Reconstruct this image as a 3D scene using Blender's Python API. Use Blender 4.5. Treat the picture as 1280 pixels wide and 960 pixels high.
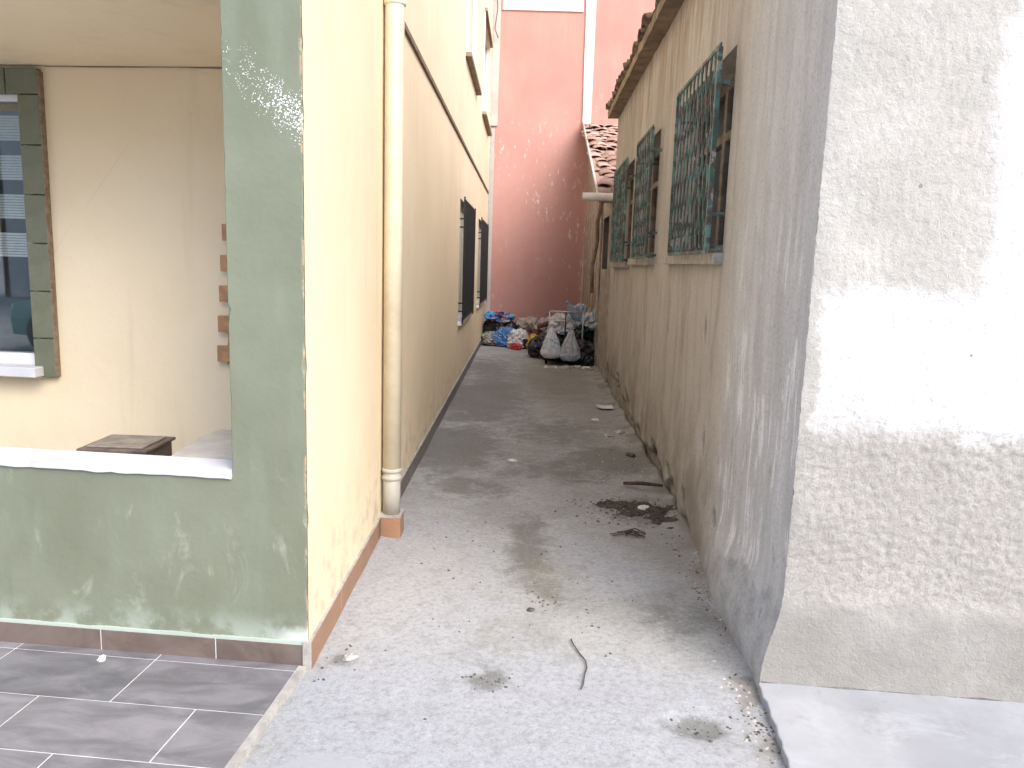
import bpy, bmesh, math, random
from mathutils import Vector, Matrix, noise
R = math.radians
for o in list(bpy.data.objects): bpy.data.objects.remove(o)
scene = bpy.context.scene
COL = scene.collection

# ------------------------------------------------------------------ camera
CAM_H = 1.6
pitch, yaw, roll = R(8.962), R(-0.604), R(1.8)
fw = Vector((math.sin(yaw)*math.cos(pitch), math.cos(yaw)*math.cos(pitch), -math.sin(pitch)))
rt = Vector((math.cos(yaw), -math.sin(yaw), 0)); up = rt.cross(fw)
r2 = math.cos(roll)*rt + math.sin(roll)*up; u2 = -math.sin(roll)*rt + math.cos(roll)*up
cd = bpy.data.cameras.new('camera'); cam = bpy.data.objects.new('camera', cd); COL.objects.link(cam)
cam.matrix_world = Matrix(((r2.x, u2.x, -fw.x, 0), (r2.y, u2.y, -fw.y, 0), (r2.z, u2.z, -fw.z, CAM_H), (0, 0, 0, 1)))
cd.sensor_width = 36; cd.lens = 27.0; cd.clip_start = 0.05; cd.clip_end = 1000
scene.camera = cam
# ------------------------------------------------------------------ sky, sun, exposure
SUN_AZ, SUN_EL = R(38), R(43)           # the sun stands behind the camera, to the right
world = bpy.data.worlds.new('World'); scene.world = world; world.use_nodes = True
wn = world.node_tree; bg = wn.nodes['Background']
sky = wn.nodes.new('ShaderNodeTexSky'); sky.sky_type = 'NISHITA'; sky.sun_disc = False
sky.sun_elevation = SUN_EL; sky.sun_rotation = math.pi - SUN_AZ
sky.air_density = 0.8; sky.dust_density = 2.2; sky.ozone_density = 0.6
wn.links.new(sky.outputs[0], bg.inputs[0]); bg.inputs[1].default_value = 0.15
sl = bpy.data.lights.new('sun', 'SUN'); sl.energy = 1.0; sl.angle = R(45); sl.color = (1.0, 0.98, 0.955)
sun = bpy.data.objects.new('sun', sl); COL.objects.link(sun)
sdir = Vector((math.sin(SUN_AZ)*math.cos(SUN_EL), -math.cos(SUN_AZ)*math.cos(SUN_EL), math.sin(SUN_EL)))
sun.rotation_euler = sdir.to_track_quat('Z', 'Y').to_euler(); sun.location = (0, -5, 12)
vs_ = scene.view_settings; vs_.view_transform = 'Standard'; vs_.look = 'None'; vs_.gamma = 1; vs_.use_curve_mapping = False
vs_.exposure = 1.5
scene.render.engine = 'CYCLES'; scene.cycles.max_bounces = 6; scene.cycles.diffuse_bounces = 4; scene.cycles.caustics_reflective = False; scene.cycles.caustics_refractive = False

# ------------------------------------------------------------------ helpers: meshes
rnd = random.Random(7)
def nz(x, y, z=0.0, s=1.0): return noise.noise(Vector((x*s, y*s, z*s)))
def fbm(x, y, z, s, o=4): return noise.fractal(Vector((x*s, y*s, z*s)), 1.0, 2.0, o)
def sstep(a, b, x):
    t = max(0.0, min(1.0, (x-a)/(b-a))); return t*t*(3-2*t)
def wloc(o):
    v = Vector(o.location)
    while o.parent: o = o.parent; v += Vector(o.location)
    return v
class MB:
    def __init__(self): self.v = []; self.f = []
    def add(self, vs, fs):
        n = len(self.v); self.v += [tuple(p) for p in vs]; self.f += [tuple(i+n for i in f) for f in fs]; return self
    def quad(self, a, b, c, d): return self.add([a, b, c, d], [(0, 1, 2, 3)])
    def hexa(self, p):            # p: 4 bottom, 4 top
        return self.add(p, [(3, 2, 1, 0), (4, 5, 6, 7), (0, 1, 5, 4), (1, 2, 6, 5), (2, 3, 7, 6), (3, 0, 4, 7)])
    def box(self, lo, hi, T=None):
        x0, y0, z0 = lo; x1, y1, z1 = hi
        p = [(x0, y0, z0), (x1, y0, z0), (x1, y1, z0), (x0, y1, z0), (x0, y0, z1), (x1, y0, z1), (x1, y1, z1), (x0, y1, z1)]
        if T: p = [T(*q) for q in p]
        return self.hexa(p)
    def prism(self, poly, z0, z1):
        n = len(poly); vs = [(x, y, z0) for x, y in poly] + [(x, y, z1) for x, y in poly]
        fs = [tuple(reversed(range(n))), tuple(range(n, 2*n))] + [(i, (i+1) % n, (i+1) % n+n, i+n) for i in range(n)]
        return self.add(vs, fs)
    def tube(self, path, r, n=10, cap=True, sx=1.0):
        path = [Vector(p) for p in path]; rings = []; base = len(self.v); up_ = None
        for i, p in enumerate(path):
            d = (path[min(i+1, len(path)-1)] - path[max(i-1, 0)]).normalized()
            if up_ is None: up_ = Vector((0, 0, 1)) if abs(d.z) < .9 else Vector((1, 0, 0))
            a = d.cross(up_).normalized(); b = a.cross(d).normalized(); up_ = b
            rr = r[i] if isinstance(r, (list, tuple)) else r
            for k in range(n):
                t = 2*math.pi*k/n; q = p + a*math.cos(t)*rr + b*math.sin(t)*rr*sx; self.v.append(tuple(q))
        for i in range(len(path)-1):
            for k in range(n):
                k2 = (k+1) % n
                self.f.append((base+i*n+k, base+i*n+k2, base+(i+1)*n+k2, base+(i+1)*n+k))
        if cap:
            self.f.append(tuple(base+k for k in reversed(range(n)))); m = base+(len(path)-1)*n
            self.f.append(tuple(m+k for k in range(n)))
        return self
    def build(self, name, mat, parent=None, loc=None, smooth=False, bevel=0):
        off = wloc(parent) if parent else Vector((0, 0, 0))
        lo = Vector(loc) if loc is not None else Vector((0, 0, 0))
        if parent and loc is not None: lo = lo - off
        tot = off + lo
        me = bpy.data.meshes.new(name)
        me.from_pydata([(x-tot.x, y-tot.y, z-tot.z) for x, y, z in self.v], [], self.f); me.validate()
        b = bmesh.new(); b.from_mesh(me); bmesh.ops.recalc_face_normals(b, faces=b.faces); b.to_mesh(me); b.free()
        if smooth:
            for p in me.polygons: p.use_smooth = True
        me.materials.append(mat)
        o = bpy.data.objects.new(name, me); COL.objects.link(o); o.location = lo
        if parent: o.parent = parent
        if bevel:
            m = o.modifiers.new('bevel', 'BEVEL'); m.width = bevel; m.segments = 2; m.limit_method = 'ANGLE'
        return o
def empty(name, loc):
    o = bpy.data.objects.new(name, None); COL.objects.link(o); o.location = loc; o.empty_display_size = .1; return o
def tag(o, label, cat, group=None, kind=None):
    o['label'] = label
    if cat: o['category'] = cat
    if group: o['group'] = group
    if kind: o['kind'] = kind
    return o
def struct(o, label=None, kind='structure'):
    o['kind'] = kind
    if label: o['label'] = label
    return o
def inst(src, name, parent, loc, rot=(0, 0, 0), scale=(1, 1, 1)):
    o = bpy.data.objects.new(name, src.data); COL.objects.link(o); o.parent = parent
    o.location = Vector(loc) - (wloc(parent) if parent else Vector((0, 0, 0))); o.rotation_euler = rot; o.scale = scale
    return o
def grid(us, vs, pos, skip=None):
    m = MB(); nu, nv = len(us), len(vs)
    m.v = [tuple(pos(u, v)) for u in us for v in vs]
    for i in range(nu-1):
        for j in range(nv-1):
            if skip and skip((us[i]+us[i+1])/2, (vs[j]+vs[j+1])/2): continue
            m.f.append((i*nv+j, (i+1)*nv+j, (i+1)*nv+j+1, i*nv+j+1))
    return m
def lin(a, b, step, extra=()):
    n = max(1, int(round((b-a)/step))); L = [a+(b-a)*i/n for i in range(n+1)]
    for e in extra:
        if a < e < b:
            k = min(range(len(L)), key=lambda i: abs(L[i]-e))
            if 0 < k < len(L)-1: L[k] = e
            else: L.append(e)
    return sorted(set(L))

# ------------------------------------------------------------------ helpers: materials
class NT:
    def __init__(self, name):
        self.m = bpy.data.materials.new(name); self.m.use_nodes = True; self.t = self.m.node_tree
        self.b = self.t.nodes['Principled BSDF']; self.out = self.t.nodes['Material Output']
    def n(self, typ, **k):
        nd = self.t.nodes.new(typ)
        for a, v in k.items(): setattr(nd, a, v)
        return nd
    def s(self, sock, v):
        if hasattr(v, 'is_output') or isinstance(v, bpy.types.NodeSocket): self.t.links.new(v, sock)
        elif isinstance(v, (tuple, list)) and len(v) == 3 and sock.type == 'RGBA': sock.default_value = (*v, 1)
        else: sock.default_value = v
    def pos(self): return self.n('ShaderNodeNewGeometry').outputs['Position']
    def obj(self): return self.n('ShaderNodeTexCoord').outputs['Object']
    def objrand(self): return self.n('ShaderNodeObjectInfo').outputs['Random']
    def attr(self, name): return self.n('ShaderNodeAttribute', attribute_name=name).outputs['Fac']
    def map(self, vec, scale=(1, 1, 1), loc=(0, 0, 0), rot=(0, 0, 0)):
        nd = self.n('ShaderNodeMapping'); self.s(nd.inputs[0], vec); nd.inputs['Scale'].default_value = scale
        nd.inputs['Location'].default_value = loc; nd.inputs['Rotation'].default_value = rot; return nd.outputs[0]
    def noise(self, vec, scale, detail=4, rough=.55, dist=0):
        nd = self.n('ShaderNodeTexNoise'); self.s(nd.inputs['Vector'], vec); nd.inputs['Scale'].default_value = scale
        nd.inputs['Detail'].default_value = detail; nd.inputs['Roughness'].default_value = rough; nd.inputs['Distortion'].default_value = dist
        return nd.outputs[0]
    def voro(self, vec, scale, feature='F1', out='Distance', rand=1):
        nd = self.n('ShaderNodeTexVoronoi', feature=feature); self.s(nd.inputs['Vector'], vec); nd.inputs['Scale'].default_value = scale
        nd.inputs['Randomness'].default_value = rand
        return nd.outputs[out]
    def mr(self, v, a, b, c=0, d=1, smooth=True):
        nd = self.n('ShaderNodeMapRange', interpolation_type='SMOOTHSTEP' if smooth else 'LINEAR')
        self.s(nd.inputs[0], v)
        for i, q in enumerate((a, b, c, d)): self.s(nd.inputs[i+1], q)
        return nd.outputs[0]
    def math(self, op, a, b=0.5, c=None, clamp=False):
        nd = self.n('ShaderNodeMath', operation=op, use_clamp=clamp); self.s(nd.inputs[0], a); self.s(nd.inputs[1], b)
        if c is not None: self.s(nd.inputs[2], c)
        return nd.outputs[0]
    def mix(self, f, a, b, blend='MIX'):
        nd = self.n('ShaderNodeMix', data_type='RGBA', blend_type=blend); self.s(nd.inputs[0], f)
        self.s(nd.inputs[6], a); self.s(nd.inputs[7], b); return nd.outputs[2]
    def sep(self, v):
        nd = self.n('ShaderNodeSeparateXYZ'); self.s(nd.inputs[0], v); return nd.outputs
    def ramp(self, f, stops):
        nd = self.n('ShaderNodeValToRGB'); self.s(nd.inputs[0], f); e = nd.color_ramp.elements
        while len(e) < len(stops): e.new(.5)
        for i, (p, c) in enumerate(stops): e[i].position = p; e[i].color = (*c, 1)
        return nd.outputs[0]
    def bump(self, h, strength=.5, dist=.01, prev=None):
        nd = self.n('ShaderNodeBump'); self.s(nd.inputs['Height'], h); nd.inputs['Strength'].default_value = strength
        nd.inputs['Distance'].default_value = dist
        if prev is not None: self.s(nd.inputs['Normal'], prev)
        return nd.outputs[0]
    def done(self, col, rough=.8, bump=None, metal=0, spec=.3, **k):
        self.s(self.b.inputs['Base Color'], col); self.s(self.b.inputs['Roughness'], rough); self.s(self.b.inputs['Metallic'], metal)
        self.b.inputs['Specular IOR Level'].default_value = spec
        if bump is not None: self.s(self.b.inputs['Normal'], bump)
        for a, v in k.items(): self.s(self.b.inputs[a], v)
        return self.m
def simple(name, c, rough=.7, var=.25, scale=12, bump=.2, bd=.004, metal=0, dirt=None, spec=.3, perobj=0.0):
    n = NT(name); p = n.obj(); f = n.noise(p, scale, 5, .6)
    col = n.mix(n.mr(f, .3, .7), tuple(x*(1-var) for x in c), tuple(min(1, x*(1+var*.6)) for x in c))
    if dirt:
        g = n.mr(n.noise(p, scale*.35, 6, .65), .45, .7); col = n.mix(n.math('MULTIPLY', g, .7), col, dirt)
    if perobj:
        col = n.mix(1.0, col, n.ramp(n.objrand(), [(0, (1-perobj,)*3), (1, (1, 1, 1))]), 'MULTIPLY')
    return n.done(col, rough, n.bump(n.noise(p, scale*6, 4), bump, bd) if bump else None, metal, spec)

LX = -0.793
def m_yellow():
    n = NT('yellow wall paint'); p = n.pos(); x, y, z = n.sep(p)
    big = n.noise(p, .7, 5, .6); streak = n.noise(n.map(p, (3, 3, .25)), 2.2, 5, .6)
    c = n.mix(n.mr(big, .3, .7), (.79, .65, .445), (.845, .72, .515))
    c = n.mix(n.mr(streak, .52, .8, 0, .3), c, (.55, .45, .31))
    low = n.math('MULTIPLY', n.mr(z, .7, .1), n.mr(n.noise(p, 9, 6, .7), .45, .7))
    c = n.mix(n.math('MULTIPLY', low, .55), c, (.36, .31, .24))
    ck = n.voro(n.map(n.mix(.06, p, n.n('ShaderNodeTexNoise').outputs[1]), (1, 1, .55)), 1.1, 'DISTANCE_TO_EDGE')
    ckm = n.math('MULTIPLY', n.mr(ck, .0, .006, 1, 0), n.mr(n.noise(p, 1.3, 2), .5, .62))
    c = n.mix(n.math('MULTIPLY', ckm, .12), c, (.38, .31, .22))
    h = n.noise(p, 55, 4, .6); h2 = n.noise(p, 3.5, 4)
    b = n.bump(h, .18, .004); b = n.bump(h2, .25, .03, b)
    return n.done(c, .75, b, spec=.25)
def m_green():
    n = NT('sage green wall paint'); p = n.pos(); x, y, z = n.sep(p)
    c = n.mix(n.mr(n.noise(p, 1.4, 5, .6), .3, .7), (.168, .186, .128), (.218, .236, .172))
    c = n.mix(n.mr(n.noise(n.map(p, (3, 3, .7)), 2.5, 5), .5, .75, 0, .5), c, (.225, .255, .192))
    # pale scuffs on the parapet
    sc = n.math('MULTIPLY', n.mr(n.noise(n.map(p, (4, 4, 2.0)), 1.6, 7, .72, .6), .56, .72), n.mr(z, 1.0, .6))
    c = n.mix(n.math('MULTIPLY', sc, .45), c, (.45, .48, .38))
    dk = n.math('MULTIPLY', n.mr(n.noise(n.map(p, (5, 5, 1.2)), 2.2, 5, .6), .58, .75), n.mr(z, .95, .2))
    c = n.mix(n.math('MULTIPLY', dk, .45), c, (.15, .18, .12))
    lo = n.math('MULTIPLY', n.mr(z, .24, .12), n.mr(n.noise(p, 7, 5, .6), .42, .6))
    c = n.mix(n.math('MULTIPLY', lo, .55), c, (.42, .48, .41))
    # white paint spatter on the pillar: band falling to the right
    zz = n.math('ADD', z, n.math('MULTIPLY', x, .75))
    band = n.math('MULTIPLY', n.mr(n.math('ABSOLUTE', n.math('SUBTRACT', zz, 1.475)), .17, .03), n.mr(x, -1.25, -.80, .25, 1))
    sp = n.voro(p, 75); sp2 = n.voro(p, 150)
    spots = n.math('MAXIMUM', n.math('LESS_THAN', sp, n.math('MULTIPLY', band, .30)), n.math('LESS_THAN', sp2, n.math('MULTIPLY', band, .36)))
    spots = n.math('MULTIPLY', spots, n.math('GREATER_THAN', n.math('ADD', n.noise(p, 34, 4, .7), n.math('MULTIPLY', band, .16)), .60))
    c = n.mix(spots, c, (.78, .80, .76))
    ed = n.mr(x, LX-.016, LX-.004); chip = n.math('MULTIPLY', ed, n.mr(n.noise(n.map(p, (1, 1, .55)), 24, 5, .7), .50, .58)); c = n.mix(n.math('MULTIPLY', chip, .85), c, (.42, .33, .22))
    sm_ = n.math('MULTIPLY', n.mr(x, LX-.20, LX-.05), n.mr(n.math('ADD', z, n.math('MULTIPLY', n.noise(p, 12, 5, .7), .07)), .215, .165)); c = n.mix(n.math('MULTIPLY', sm_, .8), c, (.60, .65, .60))
    b = n.bump(n.noise(p, 60, 4, .6), .22, .004); b = n.bump(n.noise(p, 4, 4), .3, .02, b)
    return n.done(c, .62, b, spec=.3)
def m_tile(name, a, bcol, chalk=(.62, .62, .64), amt=.5, rough=.38):
    n = NT(name); p = n.pos(); r = n.objrand()
    q = n.map(p, (1, 1, 1)); cl = n.noise(n.map(p, (1.2, 3.0, 1.2)), 3.2, 6, .62, .8)
    c = n.mix(n.mr(cl, .3, .7), a, bcol)
    c = n.mix(1, c, n.ramp(r, [(0, (.82, .82, .82)), (1, (1.08, 1.06, 1.05))]), 'MULTIPLY')
    ch = n.math('MULTIPLY', n.mr(n.noise(p, 2.1, 3, .5), .55, .75), n.mr(n.noise(p, 16, 6, .75), .45, .75))
    c = n.mix(n.math('MULTIPLY', ch, amt), c, chalk)
    dust = n.mr(n.noise(p, 70, 3, .7), .6, .85, 0, .25); c = n.mix(dust, c, chalk)
    return n.done(c, n.mr(cl, .3, .7, rough, rough+.2), n.bump(n.noise(p, 90, 3), .08, .002), spec=.45)
def m_pink():
    n = NT('weathered pink render'); p = n.pos(); x, y, z = n.sep(p)
    c = n.mix(n.mr(n.noise(p, .55, 5, .6), .3, .7), (.46, .245, .21), (.53, .30, .262))
    c = n.mix(n.mr(n.noise(n.map(p, (2, 2, .35)), 1.6, 5), .48, .75, 0, .5), c, (.55, .33, .288))
    lo = n.mr(z, 4.6, 1.6); c = n.mix(n.math('MULTIPLY', lo, n.mr(n.noise(p, 1.1, 5, .65), .3, .62, 0, .45)), c, (.45, .26, .24))
    # chipped white flecks, mostly low down
    fl = n.noise(n.map(p, (5.5, 5.5, 2.2)), 2.0, 6, .76, .3); f2 = n.noise(p, .8, 2)
    fm = n.math('MULTIPLY', n.mr(fl, .585, .625), n.math('MULTIPLY', n.mr(z, 5.6, 3.6), n.mr(f2, .42, .6)))
    c = n.mix(n.math('MULTIPLY', fm, .8), c, (.70, .60, .55))
    b = n.bump(n.noise(p, 22, 5, .6), .25, .01); b = n.bump(fm, -.4, .01, b)
    return n.done(c, .85, b, spec=.2)
def m_white(name='old white render', c0=(.74, .72, .69), c1=(.6, .57, .53)):
    n = NT(name); p = n.pos()
    c = n.mix(n.mr(n.noise(p, 2.5, 6, .65), .35, .75), c0, c1)
    return n.done(c, .7, n.bump(n.noise(p, 40, 4), .25, .004), spec=.3)
def m_rwall():
    n = NT('stained cement render'); p = n.pos(); x, y, z = n.sep(p)
    st = n.noise(n.map(p, (3.4, 3.4, .6)), 1.6, 8, .72, .8); st2 = n.noise(n.map(p, (7, 7, .8)), 1.5, 7, .72, .6)
    big = n.noise(p, .8, 5, .6)
    tan = n.mix(n.mr(big, .3, .7), (.41, .39, .365), (.52, .498, .47))
    tan = n.mix(n.mr(st, .47, .68, 0, .75), tan, (.30, .275, .25))
    tan = n.mix(n.mr(st2, .55, .75, 0, .55), tan, (.52, .485, .445))
    # rusty run-off below the eaves
    ru = n.math('MULTIPLY', n.mr(z, 2.5, 3.4), n.mr(st2, .42, .62)); tan = n.mix(n.math('MULTIPLY', ru, .55), tan, (.26, .16, .09))
    # damp foot
    df = n.math('MULTIPLY', n.mr(z, 1.0, .05), n.mr(n.noise(p, 3.0, 6, .65), .32, .62)); tan = n.mix(n.math('MULTIPLY', df, .7), tan, (.215, .195, .165))
    # light run-off streaks
    # the newer grey cement strip at the near corner
    edge = n.math('ADD', y, n.math('MULTIPLY', n.math('SUBTRACT', n.noise(n.map(p, (3, 3, .5)), 2, 4), .5), .45))
    gm = n.mr(edge, 4.15, 3.65)
    gs = n.noise(n.map(p, (0, 5, .7)), 1.6, 7, .7); gs2 = n.math('MULTIPLY', n.mr(n.noise(n.map(p, (0, 9, .8)), 2.0, 7, .72, .5), .36, .70), n.mr(n.noise(p, 1.9, 4, .6), .30, .62)); gs2 = n.math('MULTIPLY', gs2, .9)
    gr = n.mix(n.mr(gs, .35, .65), (.43, .435, .435), (.54, .545, .555))
    wm = n.math('MULTIPLY', n.mr(gs2, .22, .6), n.mr(z, 2.1, 1.2, .1, .85)); gr = n.mix(wm, gr, (.74, .755, .78))
    gr = n.mix(n.mr(n.noise(p, 13, 6, .7), .56, .74, 0, .5), gr, (.36, .36, .355))
    ft = n.math('ADD', z, n.math('MULTIPLY', n.math('SUBTRACT', n.noise(p, 5, 5, .6), .5), .28))
    gr = n.mix(n.mr(n.math('ADD', ft, n.mr(y, 2.9, 3.9, 0, .16, False)), .36, .32), gr, n.mix(n.mr(n.noise(p, 9, 6, .65), .35, .65), (.33, .34, .345), (.46, .47, .48)))
    c = n.mix(gm, tan, gr)
    pk = n.math('MULTIPLY', n.mr(n.noise(n.map(p, (6, 6, 2.6)), 2.6, 6, .72), .60, .68), n.mr(z, 1.9, .3)); c = n.mix(n.math('MULTIPLY', pk, .55), c, (.20, .175, .145))
    c = n.mix(n.attr('pit'), c, (.06, .052, .044))
    c = n.mix(n.mr(n.noise(p, 70, 4, .75), .36, .52, .3, 0), c, (.2, .175, .15))
    b = n.bump(n.noise(p, 45, 5, .65), .35, .006); b = n.bump(n.noise(p, 6, 5), .4, .03, b)
    return n.done(c, .88, b, spec=.15)
def m_facade():
    n = NT('rough cream render'); p = n.pos(); x, y, z = n.sep(p)
    rel = n.noise(p, 95, 5, .75); med = n.noise(p, 40, 5, .7, .6)
    c = n.mix(n.mr(n.noise(p, 1.6, 5, .6), .3, .7), (.395, .38, .348), (.485, .468, .434))
    c = n.mix(n.mr(med, .42, .60, .5, 0), c, (.32, .298, .262))  # shade in the hollows of the relief, put into the colour
    c = n.mix(n.mr(rel, .38, .56, .5, 0), c, (.33, .30, .25))  # same shading for the finer pores
    # upper part was limewashed over the same relief
    wob = n.math('MULTIPLY', n.math('SUBTRACT', n.noise(p, 5, 8, .74), .5), .26)
    zz = n.math('ADD', z, wob); xx = n.math('ADD', x, wob)
    upper = n.mr(zz, .95, 1.2, 0, .72); c = n.mix(upper, c, n.mix(n.mr(n.noise(p, 4, 5), .35, .7), (.465, .448, .405), (.555, .535, .49)))
    grime = n.math('MULTIPLY', n.mr(n.noise(p, 5.5, 7, .7), .52, .72), n.mr(zz, 1.5, 1.65)); c = n.mix(n.math('MULTIPLY', grime, .5), c, (.60, .55, .48))
    # white overpainted rectangle and right-hand field
    w1 = n.math('MULTIPLY', n.math('MULTIPLY', n.mr(zz, .99, 1.14), n.mr(zz, 1.58, 1.49)), n.mr(xx, 1.05, 1.08))
    w2 = n.math('MULTIPLY', n.mr(xx, 1.56, 1.66), n.mr(zz, .98, 1.06))
    wp = n.math('MAXIMUM', w1, w2); c = n.mix(n.math('MULTIPLY', wp, n.mr(rel, .30, .48, .62, .93)), c, (.68, .68, .672))
    # smooth cement dado
    dd = n.mr(n.math('ADD', z, n.math('MULTIPLY', n.math('SUBTRACT', n.noise(p, 4, 6, .65), .5), .14)), .39, .355)
    cem = n.mix(n.mr(n.noise(p, 3.2, 6, .65), .3, .7), (.30, .288, .262), (.39, .378, .348))
    cem = n.mix(n.mr(n.noise(p, 26, 5, .7), .6, .8, 0, .5), cem, (.28, .26, .235))
    c = n.mix(dd, c, cem)
    c = n.mix(n.mr(rel, .36, .5, .3, 0), c, (.34, .315, .27))  # relief shading again, laid over white patch and dado
    hole = n.math('MULTIPLY', n.mr(n.voro(p, 4.2), .035, .028, 0, 1), n.mr(z, .6, .9)); c = n.mix(n.math('MULTIPLY', hole, .7), c, (.2, .17, .14))
    b = n.bump(rel, .5, .008); b = n.bump(med, .5, .012, b)
    return n.done(c, .9, b, spec=.15)
def m_concrete():
    n = NT('stained alley concrete'); p = n.pos()
    wob = n.math('SUBTRACT', n.noise(p, 5.5, 8, .74, .4), .5); fine = n.noise(p, 38, 6, .72); mid = n.noise(p, 9, 6, .68)
    c = n.mix(n.mr(n.noise(p, 1.8, 5, .6), .3, .7), (.30, .304, .29), (.39, .394, .38))
    pale = n.mr(n.math('ADD', n.attr('pale'), n.math('MULTIPLY', wob, 1.3)), .34, .62)
    c = n.mix(n.math('MULTIPLY', pale, .85), c, (.365, .375, .388))
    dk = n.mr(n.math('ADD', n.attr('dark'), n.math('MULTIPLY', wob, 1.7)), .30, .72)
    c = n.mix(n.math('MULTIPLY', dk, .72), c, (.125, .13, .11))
    ms = n.mr(n.math('ADD', n.attr('moss'), n.math('MULTIPLY', wob, .9)), .25, .9)
    c = n.mix(n.math('MULTIPLY', ms, .6), c, (.225, .22, .15))
    dot = n.math('MULTIPLY', n.mr(n.voro(p, 24), .16, .06), n.mr(mid, .5, .68)); c = n.mix(n.math('MULTIPLY', dot, .6), c, (.12, .11, .095))
    c = n.mix(n.mr(fine, .34, .52, .36, 0), c, (.15, .145, .138)); c = n.mix(n.mr(fine, .54, .72, 0, .38), c, (.56, .565, .57))
    ff = n.noise(p, 130, 3, .7); c = n.mix(n.mr(ff, .30, .46, .36, 0), c, (.13, .127, .12)); c = n.mix(n.mr(ff, .58, .70, 0, .4), c, (.60, .60, .60))
    c = n.mix(n.mr(mid, .50, .66, 0, .25), c, (.19, .188, .18))
    sm = n.attr('smooth'); c = n.mix(n.mr(n.math('ADD', sm, n.math('MULTIPLY', wob, .5)), .45, .5, 0, .8), c, (.36, .37, .385))
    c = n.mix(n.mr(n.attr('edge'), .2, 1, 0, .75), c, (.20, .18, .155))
    b = n.bump(fine, .4, .005); b = n.bump(mid, .4, .012, b)
    return n.done(c, n.mr(dk, 0, 1, .88, .62), b, spec=.25)
def m_pave():
    n = NT('pale pavement cement'); p = n.pos()
    c = n.mix(n.mr(n.noise(p, 1.6, 6, .6), .3, .7), (.30, .306, .315), (.40, .406, .415))
    c = n.mix(n.mr(n.noise(p, 34, 6, .75), .6, .8, 0, .5), c, (.36, .36, .36))
    c = n.mix(n.mr(n.noise(p, 5, 7, .72), .54, .72, 0, .6), c, (.235, .235, .23))
    c = n.mix(n.mr(n.noise(p, 2.4, 6, .7, .6), .5, .7, 0, .5), c, (.50, .51, .525))
    return n.done(c, .85, n.bump(n.noise(p, 40, 5, .65), .3, .005), spec=.2)
def m_grille():
    n = NT('peeling turquoise paint on rusty iron'); p = n.pos(); o = n.objrand()
    f = n.noise(p, 16, 6, .7); g = n.noise(n.map(p, (1, 1, .4)), 7, 3)
    c = n.mix(n.mr(g, .4, .6), (.04, .09, .08), (.13, .25, .225)); c = n.mix(n.mr(f, .46, .56), c, (.085, .07, .058))
    c = n.mix(n.mr(n.noise(p, 11, 4, .6), .60, .68), c, (.34, .33, .31))
    return n.done(c, .6, n.bump(f, .4, .003), spec=.4)
def m_glass(name, tint=(.02, .025, .028), amt=1.0):
    n = NT(name); t = n.t
    gl = n.n('ShaderNodeBsdfGlossy'); gl.inputs['Roughness'].default_value = .02; gl.inputs['Color'].default_value = (.9, .95, .95, 1)
    tr = n.n('ShaderNodeBsdfTransparent'); tr.inputs['Color'].default_value = (.95, .97, .96, 1)
    fr = n.n('ShaderNodeFresnel'); fr.inputs['IOR'].default_value = 1.5
    mx = n.n('ShaderNodeMixShader'); t.links.new(n.math('MULTIPLY_ADD', fr.outputs[0], 1.1, .02), mx.inputs[0])
    t.links.new(tr.outputs[0], mx.inputs[1]); t.links.new(gl.outputs[0], mx.inputs[2]); t.links.new(mx.outputs[0], n.out.inputs[0])
    return n.m
def m_terra():
    n = NT('weathered terracotta tile'); p = n.pos(); r = n.objrand()
    c = n.ramp(r, [(0, (.29, .185, .15)), (.35, (.38, .245, .20)), (.7, (.44, .30, .25)), (1, (.48, .39, .335))])
    c = n.mix(n.mr(n.noise(p, 9, 6, .7), .5, .72, 0, .7), c, (.30, .265, .22))
    return n.done(c, .9, n.bump(n.noise(p, 30, 5), .4, .01), spec=.1)
def m_film(name, c, c2, rough=.35, scale=14, trans=0, prints=None):
    n = NT(name); p = n.obj(); f = n.noise(p, scale, 4, .6, 1.2)
    col = n.mix(n.mr(f, .35, .65), c, c2)
    if prints:
        pr = n.math('GREATER_THAN', n.noise(n.map(p, (5, 5, 9)), 3.2, 2, .5), .54)
        q = n.sep(p)
        band = n.math('MULTIPLY', n.mr(q[2], prints[1]-.1, prints[1]-.09), n.mr(q[2], prints[1]+.1, prints[1]+.09))
        col = n.mix(n.math('MULTIPLY', n.math('MULTIPLY', pr, band), .5), col, prints[0])
    b = n.bump(n.noise(p, scale*2.2, 4, .65, .8), .55, .012)
    return n.done(col, rough, b, spec=.5)
def m_patch(name, cols, scale=9):
    n = NT(name); p = n.obj(); v = n.n('ShaderNodeTexVoronoi'); n.s(v.inputs['Vector'], p); v.inputs['Scale'].default_value = scale
    rr = n.sep(v.outputs['Color'])[0]
    r = n.ramp(rr, [(i/len(cols), c) for i, c in enumerate(cols)]); r.node.color_ramp.interpolation = 'CONSTANT'
    return n.done(r, .4, n.bump(n.noise(p, 30, 4, .6, 1), .5, .01), spec=.5)

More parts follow.
